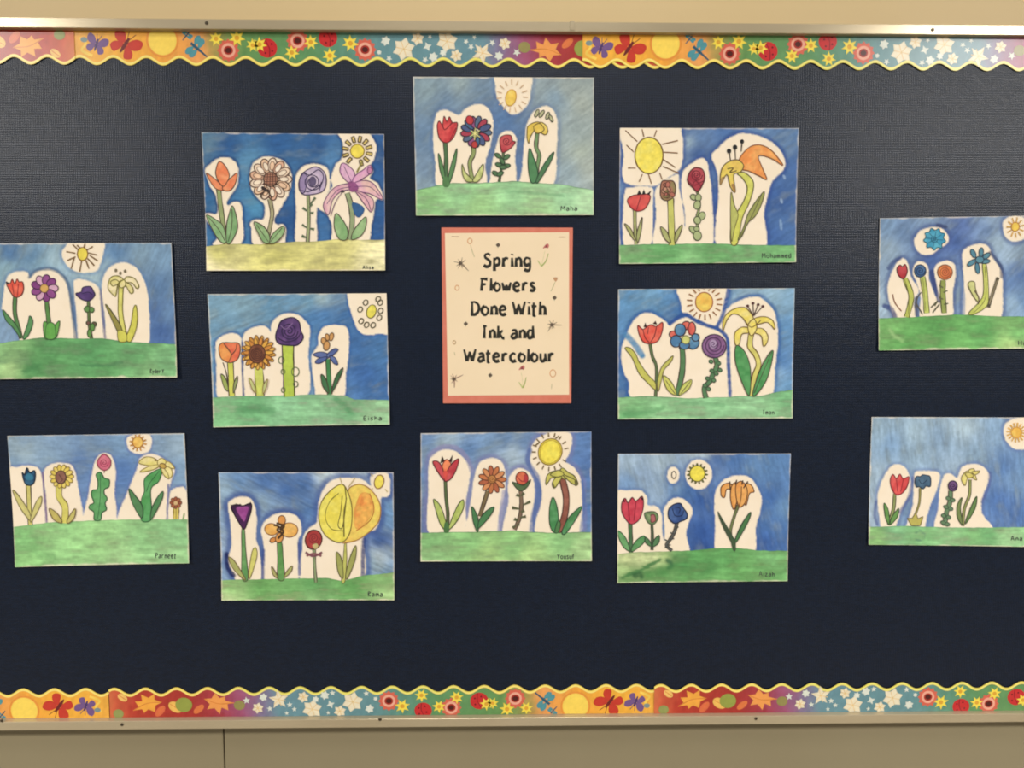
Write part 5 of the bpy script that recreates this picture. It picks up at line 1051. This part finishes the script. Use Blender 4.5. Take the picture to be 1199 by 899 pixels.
f.F('stem', (82, 156, 88), [(565, 300), (592, 288), (612, 320), (642, 332), (640, 372), (616, 385), (612, 410), (630, 440), (618, 470), (626, 505), (600, 525), (592, 565), (555, 565), (552, 520), (525, 500), (530, 478), (552, 465), (538, 420), (545, 392), (572, 385), (576, 340)], (50, 88, 58), 6, (104, 174, 106)); f.L('stem', 4, [(590, 300), (590, 430), (575, 560)], (56, 110, 66))
f.F('bloom', (206, 92, 122), [(571, 230), (590, 198), (615, 182), (650, 215), (646, 258), (615, 277), (585, 262)], (140, 60, 76), 6, (222, 124, 144)); f.swirl('bloom', 612, 232, 26, 2, 5, (160, 60, 86)); f.L('bloom', 4, [(615, 275), (612, 292)], (140, 70, 80)); f.done()
f = s.fl('lily'); YW = (228, 214, 112); OY = (150, 130, 60)
f.F('stem', (70, 152, 78), [(950, 268), (932, 340), (886, 385), (890, 500), (886, 566), (830, 566), (830, 450), (848, 400), (848, 330), (890, 290)], (44, 90, 56), 5, (90, 168, 98)); f.L('stem', 4, [(935, 280), (880, 350), (860, 400)], (44, 90, 56))
for p in ([(818, 236), (850, 200), (900, 203), (942, 236), (920, 252)], [(822, 286), (870, 255), (945, 241), (900, 272)], [(945, 240), (990, 225), (1025, 262), (1000, 262)], [(950, 250), (1000, 262), (1012, 300), (990, 318)], [(925, 225), (950, 205), (975, 225), (955, 262), (935, 255)], [(945, 250), (980, 285), (992, 325), (960, 300)]): f.F('bloom', YW, p, OY, 5, (240, 224, 150))
f.E('bloom', (206, 170, 70), 956, 250, 20, 14, 20, (120, 90, 50)); f.E('bloom', (120, 84, 50), 915, 216, 8, 6, 0, None)
f.leaf((82, 136, 84), [(758, 383), (800, 430), (838, 490), (832, 555), (780, 472)], (48, 76, 52)); f.leaf((80, 136, 84), [(956, 398), (950, 450), (890, 562), (888, 512), (920, 440)], (48, 76, 52)); f.done()
f = s.fl('small_daisy')
f.stem([(1035, 485), (1033, 560)], 30, (218, 196, 84), 5, (140, 116, 56)); f.L('stem', 4, [(1034, 490), (1034, 560)], (160, 140, 60))
f.ring('bloom', 1032, 465, 22, 8, 13, 10, [(168, 92, 58), (184, 108, 66)], (112, 60, 44), 4); f.E('bloom', (226, 190, 130), 1032, 467, 12, 12, ol=None); f.L('leaf', 6, [(1075, 560), (1082, 525)], (140, 180, 110)); f.done()
sun_part(cv, 810, 112, 31, 32, (236, 172, 64), rays(812, 115, 33, 50, 12, 10), 0, (170, 110, 50), 9, (196, 140, 66), (240, 196, 90)).done()
s.sign('Parneet', 915, 1035, 786, 28, wd=6)

# ---- J: far end, upper
s = Sheet('flower_painting', 'painting with a bright blue flower floating in the sky like a cloud', (959, 240),
    [(352, 78), (1384, 60), (1376, 836), (342, 850)], 131, (.002, -.0003, .001),
    sky=[(400, 120, (110, 140, 184)), (400, 260, (140, 164, 198)), (500, 160, (100, 130, 180)), (380, 600, (150, 174, 206)), (620, 90, (120, 146, 188)), (820, 110, (84, 112, 180)), (800, 220, (66, 98, 172)), (650, 320, (62, 94, 164)), (980, 140, (100, 130, 186)), (1040, 220, (150, 174, 206)), (1110, 300, (146, 170, 204)), (1120, 450, (92, 126, 186)), (1180, 400, (76, 112, 180)), (1140, 580, (140, 170, 208)), (1190, 560, (100, 136, 192)), (1000, 90, (128, 152, 190)), (820, 480, (130, 156, 196)), (1300, 300, (110, 140, 190))],
    edgec=(72, 92, 146), edgew=26, edges=.65, skyang=-50, skynoise=.45,
    strokes=[([(405, 370), (430, 335), (470, 312)], 26, (58, 74, 124), .7), ([(380, 590), (420, 610), (440, 655)], 34, (44, 60, 120), .8), ([(565, 545), (566, 640)], 22, (84, 88, 112), .8), ([(655, 390), (672, 470), (700, 560)], 30, (50, 62, 118), .75), ([(1000, 280), (1060, 360), (1065, 420)], 24, (46, 58, 100), .7), ([(810, 360), (838, 500), (840, 640)], 26, (110, 136, 180), .7), ([(690, 118), (740, 130)], 24, (50, 58, 96), .7)],
    halos=[[(398, 480), (430, 380), (470, 320), (505, 318), (522, 360), (535, 420), (582, 500), (552, 560), (555, 680), (445, 680), (415, 590)], [(548, 400), (560, 345), (600, 330), (635, 360), (640, 430), (672, 520), (690, 560), (690, 680), (592, 680), (590, 540), (575, 470)],
           [(672, 390), (690, 345), (740, 325), (790, 350), (795, 420), (780, 520), (775, 680), (690, 680), (690, 500)], [(835, 290), (870, 245), (930, 228), (985, 240), (1010, 300), (1060, 380), (1070, 450), (1050, 680), (850, 680), (845, 450)],
           [(552, 220), (580, 160), (640, 132), (710, 135), (747, 170), (752, 215), (710, 250), (650, 290), (590, 282)], [(1072, 110), (1110, 68), (1180, 70), (1215, 110), (1215, 180), (1150, 215), (1090, 190)]],
    hill=dict(top=[(320, 662), (550, 655), (800, 640), (1050, 650), (1400, 655)], light=(140, 196, 120), line=.45, lc=(56, 120, 66),
        cols=[(400, 720, (104, 178, 92)), (500, 800, (80, 162, 76)), (700, 720, (76, 160, 76)), (950, 740, (78, 162, 80)), (1150, 760, (96, 174, 92)), (1130, 820, (160, 206, 120)), (800, 830, (92, 172, 84)), (1300, 740, (90, 170, 90))],
        strokes=[([(410, 730), (440, 770), (480, 790)], 22, (150, 204, 126), .6)]))
cv = s.cv; f = s.fl('tulip')
f.stem([(500, 430), (535, 520), (530, 580), (508, 655)], 27, (190, 196, 84), 5, (104, 104, 56)); f.L('stem', 4, [(495, 430), (520, 520), (520, 640)], (104, 104, 56)); f.L('leaf', 7, [(428, 522), (440, 570), (478, 620)], (150, 104, 80))
f.F('bloom', (178, 42, 52), [(453, 372), (470, 352), (486, 360), (502, 348), (513, 390), (492, 432), (462, 412)], (92, 36, 46), 6, (200, 70, 76)); f.done()
f = s.fl('blue_pompon')
f.stem([(602, 420), (618, 520), (626, 632)], 28, (188, 198, 94), 5, (110, 112, 60)); f.L('stem', 4, [(604, 430), (620, 620)], (130, 130, 60))
f.E('bloom', (56, 96, 146), 588, 386, 34, 36, 0, (40, 56, 84), 6, (80, 120, 166)); f.swirl('bloom', 588, 386, 28, 2, 6, (38, 56, 92))
f.L('leaf', 8, [(560, 570), (590, 620), (600, 640)], (90, 86, 80)); f.L('leaf', 7, [(595, 510), (570, 545), (560, 600)], (90, 86, 80)); f.done()
f = s.fl('orange_rose')
f.stem([(722, 440), (720, 520), (728, 632)], 26, (150, 162, 80), 6, (90, 92, 50))
for a, b in (((700, 470), (722, 485)), ((748, 500), (724, 512)), ((698, 540), (722, 552)), ((752, 575), (726, 582)), ((650, 600), (690, 560)), ((660, 630), (700, 580)), ((690, 560), (672, 590))): f.L('leaf', 8, [a, b], (96, 96, 70))
f.E('bloom', (228, 136, 62), 733, 393, 43, 43, 0, (140, 86, 50), 6, (214, 110, 60)); f.swirl('bloom', 733, 393, 34, 3, 5, (160, 84, 44)); f.done()
f = s.fl('iris'); TE = (78, 134, 156); TO = (46, 66, 84)
f.F('stem', (194, 202, 84), [(952, 345), (976, 358), (988, 520), (976, 592), (902, 638), (872, 630), (950, 542), (958, 440)], (104, 104, 56), 5, (206, 210, 104)); f.L('stem', 4, [(966, 360), (970, 540), (900, 630)], (120, 120, 60))
for x, y, rx, ry, r in ((898, 284, 14, 26, -25), (944, 278, 13, 28, 5), (975, 298, 14, 24, 55), (968, 330, 28, 13, -5), (922, 370, 13, 32, -8), (888, 338, 30, 13, -35), (935, 320, 24, 20, 0)): f.E('bloom', TE, x, y, rx, ry, r, TO, 5, (96, 150, 166))
f.leaf((206, 206, 130), [(868, 470), (878, 448), (905, 452), (910, 490), (928, 545), (922, 565), (890, 520)], (104, 100, 60)); f.L('leaf', 7, [(905, 500), (930, 545), (925, 580)], (100, 84, 66)); f.L('leaf', 18, [(1042, 424), (1020, 490), (985, 598)], (84, 78, 62)); f.L('leaf', 9, [(1038, 440), (1012, 510), (990, 580)], (140, 128, 100)); f.done()
f = Flower(cv, 'floating_flower')
f.F('bloom', (48, 152, 190), star(672, 200, 66, 52, 9, 12), (40, 92, 108), 5, (84, 176, 202)); 
for a in range(0, 360, 45): f.L('bloom', 5, [(672, 200), (672+50*math.cos(math.radians(a+8)), 200+42*math.sin(math.radians(a+8)))], (44, 120, 150))
f.swirl('bloom', 668, 200, 22, 2, 5, (40, 104, 130)); f.done()
sun_part(cv, 1143, 128, 23, 26, (238, 200, 66), rays(1143, 132, 28, 52, 11, 20, 1.15), 10, (190, 130, 50), 8, (206, 160, 76)).done()
s.sign('Hamza', 1156, 1290, 818, 24, wd=6)

# ---- K: far end, lower
s = Sheet('flower_painting', 'painting in streaky pale blue with small flowers above a narrow green strip', (959, 475),
    [(305, 65), (1334, 68), (1304, 822), (283, 808)], 143, (.002, 0, .001),
    sky=[(350, 140, (140, 168, 202)), (420, 220, (118, 152, 200)), (360, 420, (150, 174, 206)), (320, 600, (156, 176, 206)), (560, 150, (150, 176, 206)), (560, 300, (140, 168, 204)), (700, 200, (130, 160, 202)), (850, 130, (160, 182, 208)), (900, 280, (130, 160, 200)), (800, 360, (150, 174, 208)), (1020, 150, (128, 160, 204)), (1060, 350, (84, 124, 190)), (1040, 550, (72, 112, 184)), (1150, 420, (110, 146, 200)), (1150, 620, (72, 112, 184)), (560, 600, (104, 140, 192)), (670, 580, (92, 124, 184)), (1280, 400, (100, 140, 196))],
    edgec=(92, 114, 172), edgew=20, edges=.5, skyang=84, skynoise=.5,
    strokes=[([(330, 560), (322, 640), (335, 690)], 20, (80, 96, 150), .7), ([(548, 420), (520, 540), (470, 620)], 22, (84, 96, 150), .7), ([(995, 390), (990, 470), (950, 560)], 20, (84, 96, 150), .6)],
    halos=[[(340, 560), (350, 480), (390, 390), (440, 342), (500, 360), (530, 420), (535, 500), (490, 580), (425, 740), (365, 740)], [(552, 440), (560, 385), (620, 382), (702, 392), (690, 480), (640, 600), (598, 740), (500, 740), (545, 580)],
           [(695, 600), (705, 480), (730, 405), (770, 398), (808, 420), (830, 360), (890, 340), (950, 350), (993, 400), (985, 450), (950, 540), (950, 630), (1010, 740), (690, 740)], [(1075, 150), (1090, 100), (1140, 75), (1222, 70), (1225, 230), (1160, 255), (1100, 220)]],
    hill=dict(top=[(260, 705), (500, 700), (800, 710), (1340, 705)], light=(176, 216, 160), line=.45, lc=(90, 140, 110),
        cols=[(330, 770, (128, 192, 110)), (430, 740, (104, 172, 120)), (600, 770, (112, 184, 116)), (750, 740, (126, 196, 130)), (900, 760, (112, 184, 112)), (980, 760, (92, 170, 104)), (1100, 770, (140, 204, 140)), (1250, 760, (130, 196, 130))],
        strokes=[([(560, 740), (590, 730), (615, 755), (595, 785), (560, 780)], 9, (84, 140, 110), .7)]))
cv = s.cv; f = s.fl('tulip')
f.stem([(440, 512), (432, 600), (402, 695)], 15, (140, 152, 90), 4)
f.F('bloom', (216, 58, 60), [(414, 430), (430, 400), (450, 425), (470, 398), (490, 425), (523, 414), (512, 470), (480, 512), (445, 517), (420, 476)], (128, 40, 48), 6, (228, 90, 86)); f.L('bloom', 5, [(450, 430), (456, 500)], (150, 36, 46)); f.L('bloom', 5, [(490, 430), (475, 500)], (150, 36, 46))
f.leaf((104, 154, 76), [(376, 568), (402, 610), (406, 692), (384, 652)], (56, 82, 48)); f.leaf((104, 154, 76), [(462, 598), (452, 650), (412, 692), (420, 650)], (56, 82, 48)); f.done()
f = s.fl('cornflower')
f.stem([(588, 480), (582, 570), (552, 650)], 9, (156, 146, 76), 4, (110, 104, 64))
f.F('bloom', (58, 90, 120), [(558, 440), (566, 412), (590, 412), (602, 402), (624, 405), (645, 412), (650, 440), (646, 470), (622, 468), (605, 484), (582, 472), (565, 472)], (40, 58, 78), 6, (78, 112, 140)); f.L('bloom', 5, [(580, 430), (600, 455), (630, 430)], (36, 56, 80))
f.F('leaf', (194, 182, 82), [(512, 655), (540, 655), (560, 625), (575, 658), (604, 645), (588, 697), (535, 697)], (130, 116, 60), 5, smooth=False); f.done()
f = s.fl('rose')
f.stem([(766, 495), (762, 560), (742, 620), (730, 700)], 24, (102, 136, 98), 5)
for x, y in ((752, 540), (778, 550), (738, 590), (765, 600), (724, 640), (752, 650), (720, 680), (745, 690)): f.E('leaf', (104, 138, 100), x, y, 14, 11, 20, (64, 84, 66), 4)
f.E('bloom', (90, 54, 104), 778, 467, 26, 30, 0, (52, 36, 66), 6, (116, 80, 130)); f.swirl('bloom', 778, 467, 20, 1.6, 5, (58, 38, 72)); f.done()
f = s.fl('lily'); YY = (218, 202, 92); OO = (124, 108, 56)
f.stem([(880, 430), (876, 520), (846, 600), (835, 700)], 14, (144, 152, 84), 4)
for p in ([(828, 422), (860, 380), (888, 395), (865, 420), (850, 465)], [(872, 375), (902, 368), (905, 400), (880, 402)], [(890, 385), (936, 380), (912, 402)], [(880, 402), (905, 400), (918, 432), (895, 420)], [(850, 395), (880, 390), (900, 410), (870, 420)]): f.F('bloom', YY, p, OO, 4.5, (226, 212, 120))
f.leaf((120, 138, 78), [(832, 535), (822, 600), (834, 692), (805, 652), (804, 580)], (70, 84, 52)); f.leaf((104, 138, 76), [(917, 528), (907, 600), (850, 690), (870, 622)], (64, 82, 50)); f.done()
sun_part(cv, 1150, 155, 31, 30, (240, 184, 60), rays(1150, 155, 32, 58, 16, 6), 0, (214, 150, 50), 8, (226, 176, 80), (244, 204, 90)).done()
s.sign('Ana', 1115, 1178, 784, 24, wd=6)

# ================================================================== TITLE SIGN
class Sign(Sheet):
    def papermat(s): return M_CORAL
ts = Sign('title_sign', 'cream title sheet in black fancy lettering on a coral backing sheet, centre of the board', (500, 260),
    [((x-500)/K5, (y-260)/K5) for x, y in ((517, 266.4), (670.6, 266.6), (668.6, 471.6), (519, 471.8))], 5, (.0008, 0, .0004), group=None, cat='sign')
cv = ts.cv; cp = lambda x, y: ((x-500)/K5, (y-260)/K5)
bk = [o for o in ts.root.children if o.name.startswith('paper')][0]; bk.name = 'backing_sheet'; bk['label'] = 'coral construction paper backing'
Q = [np.array(cp(*p)) for p in ((521, 273), (666.2, 272), (666.2, 461.8), (524.6, 463))]
nu, nv = 20, 26; v = []; f_ = []
for k in (0, 1):
    for j in range(nv+1):
        for i in range(nu+1):
            a, b = i/nu, j/nv; q = (Q[0]*(1-a)+Q[1]*a)*(1-b)+(Q[3]*(1-a)+Q[2]*a)*b
            x, z = cv.mp(*q); v.append((x-ts.root.location.x, -.0008-float(ts.lift(x, z))-.00028+k*.00022, z-ts.root.location.z))
m = (nu+1)*(nv+1); I = lambda i, j, k: k*m+j*(nu+1)+i
for j in range(nv):
    for i in range(nu):
        f_.append((I(i, j, 0), I(i, j+1, 0), I(i+1, j+1, 0), I(i+1, j, 0))); f_.append((I(i, j, 1), I(i+1, j, 1), I(i+1, j+1, 1), I(i, j+1, 1)))
bd = [(i, 0) for i in range(nu)]+[(nu, j) for j in range(nv)]+[(i, nv) for i in range(nu, 0, -1)]+[(0, j) for j in range(nv, 0, -1)]
for p, q in zip(bd, bd[1:]+bd[:1]): f_.append((I(*p, 0), I(*q, 0), I(*q, 1), I(*p, 1)))
me = bpy.data.meshes.new('title_sheet'); me.from_pydata(v, [], f_); tsh = link('title_sheet', me, M_TITLE, ts.root); tsh['label'] = 'cream sheet with printed flowers'
g = Geo(); BK = (44, 42, 34)
for txt, x0, x1, yb, cap in (('Spring', 566.5, 620.5, 312.3, 15.5), ('Flowers', 562.5, 626, 340.6, 14.2), ('Done With', 551, 638.2, 368.6, 15.2), ('Ink and', 565.6, 624, 396, 14.2), ('Watercolour', 543.4, 648.2, 423, 14)):
    cv.lay = 13; a = cp(x0, yb); b = cp(x1, yb); write(cv, g, txt, a[0], b[0], a[1], cap/K5, 11.5, 20, BK, .17)
cv.build('lettering', g, tsh, M_INK)
for o in (o for o in tsh.children): o.location = (0, 0, 0)
def doodle(nm, fn):
    gg = Geo(); cv.lay = 13; fn(gg); cv.build(nm, gg, tsh, M_INK)
pp = lambda L: [cp(*p) for p in L]
PENC = (196, 172, 140); OCH = (214, 152, 96); PNK = (206, 112, 104); LG = (190, 194, 116)
def bloom_ring(x, y, r, c, stem=None):
    def fn(gg):
        cv.line(gg, [cp(*p) for p in ell(x, y, r*.8, r, 0, 8)], 5, c, True, True)
        if stem: cv.line(gg, pp(stem), 4, (190, 178, 130))
    return fn
doodle('printed_flower', bloom_ring(550.2, 282.3, 3.2, OCH, [(551, 287), (553, 294), (555.5, 301)]))
doodle('printed_flower', bloom_ring(535.3, 337, 2.9, OCH))
doodle('printed_flower', bloom_ring(647.2, 437, 4.2, OCH, [(646, 449), (645.5, 455)]))
doodle('printed_flower', bloom_ring(532, 400.8, 2.1, (186, 146, 96), [(532, 412), (533, 416)]))
def trum(x, y):
    def fn(gg):
        cv.fill(gg, pp([(x-2.4, y-1.6), (x+2.8, y-1.8), (x+.6, y+2.8)]), (204, 150, 104)); cv.line(gg, pp([(x, y+3), (x-2.6, y+9), (x-5, y+14)]), 4, (180, 172, 120))
    return fn
doodle('printed_flower', trum(650, 327))
def tul(x, y, dx, k=1):
    def fn(gg):
        cv.fill(gg, pp([(x-3.8, y+2.2), (x-1, y-2), (x+2, y-3.4), (x+3.4, y-1), (x+2, y+2), (x, y+1)]), PNK); cv.fill(gg, pp([(x-1.4, y+1), (x+.4, y-2), (x+1.6, y+1)]), (150, 70, 72))
        cv.line(gg, pp([(x-1+dx*.1, y+5), (x+dx*.6, y+13), (x+dx, y+22)]), 3, (216, 204, 150))
        cv.line(gg, pp([(x+dx-4.5, y+16), (x+dx-2, y+20), (x+dx, y+23)]), 6, LG, taper=(4, 9)); cv.line(gg, pp([(x+dx+8*k, y+8+5*(1-k)), (x+dx+5*k, y+17), (x+dx, y+23)]), 6, (170, 178, 96), taper=(4, 9))
    return fn
doodle('printed_tulip', tul(639.4, 288.8, -5.4)); doodle('printed_tulip', tul(611, 431, 1, .5))
def fuzzy(x, y, arms, c=(150, 128, 104)):
    def fn(gg):
        for i, (dx, dy, w_) in enumerate(arms): cv.line(gg, pp([(x, y), (x+dx*.5+.4, y+dy*.5), (x+dx, y+dy)]), w_, c, taper=(w_*1.6, w_*.4))
        cv.fill(gg, [cp(*p) for p in ell(x, y, 2.3, 2, 0, 9)], (104, 88, 72))
    return fn
doodle('printed_spiky_flower', fuzzy(539.3, 308.3, [(-8, -2, 5), (-5, 3, 6), (-3, -5, 5), (2, -7, 5), (6, -4, 5), (-3, 6, 5), (2, 6, 5), (5, 3, 6), (9.5, 9, 7)]))
doodle('printed_spiky_flower', fuzzy(646, 380.2, [(-5, -1, 6), (-3, -5, 5), (2, -6, 5), (6, -3, 6), (12, .5, 6), (-4, 4, 5), (-5, 8, 5), (3, 4, 5), (0, 5, 5)]))
doodle('printed_spiky_flower', fuzzy(531.6, 443.6, [(-4, 0, 6), (-2, -6, 5), (3, -5, 5), (6, -3, 6), (11, -5, 6), (4, 3, 5), (.5, 10, 8), (-3, 5, 5), (-4, -4, 4)], (164, 128, 108)))
for x, y in ((583.2, 287), (649.2, 348.6), (545.4, 379), (574, 439.2)):
    doodle('printed_star', fuzzy(x, y, [(-2.6, -.4, 5), (2.6, -.4, 5), (.2, -3, 5), (-.4, 3.4, 5)], (150, 144, 116)))
# two staples that hold the sign
for (x, y), lb in (((533, 277.2), 'small steel staple in the corner of the title sheet, above the grey spiky flower'), ((658, 277.6), 'small steel staple in the corner of the title sheet, above the pink tulip')):
    px, pz = P(x, y); yy = -.0008-float(ts.lift(px, pz))-.0003; r = .00035; L = .0062; v = []; f_ = []
    path = [(-L, .0006), (-L, -.0003), (-L+.0004, -.0006), (L-.0004, -.0006), (L, -.0003), (L, .0006)]
    for (a, b) in path:
        for t in range(6): v.append((a+(r*.5*math.cos(t*1.047) if abs(a) == L else 0), b+r*.5*math.sin(t*1.047), r*math.cos(t*1.047)))
    for i in range(len(path)-1):
        for t in range(6): f_.append((i*6+t, i*6+(t+1) % 6, i*6+6+(t+1) % 6, i*6+6+t))
    me = bpy.data.meshes.new('staple'); me.from_pydata(v, [], f_); st = link('staple', me, M_STAPLE); st.location = (float(px), yy, float(pz))
    tag(st, lb, 'staple', 'staples of the title sheet')
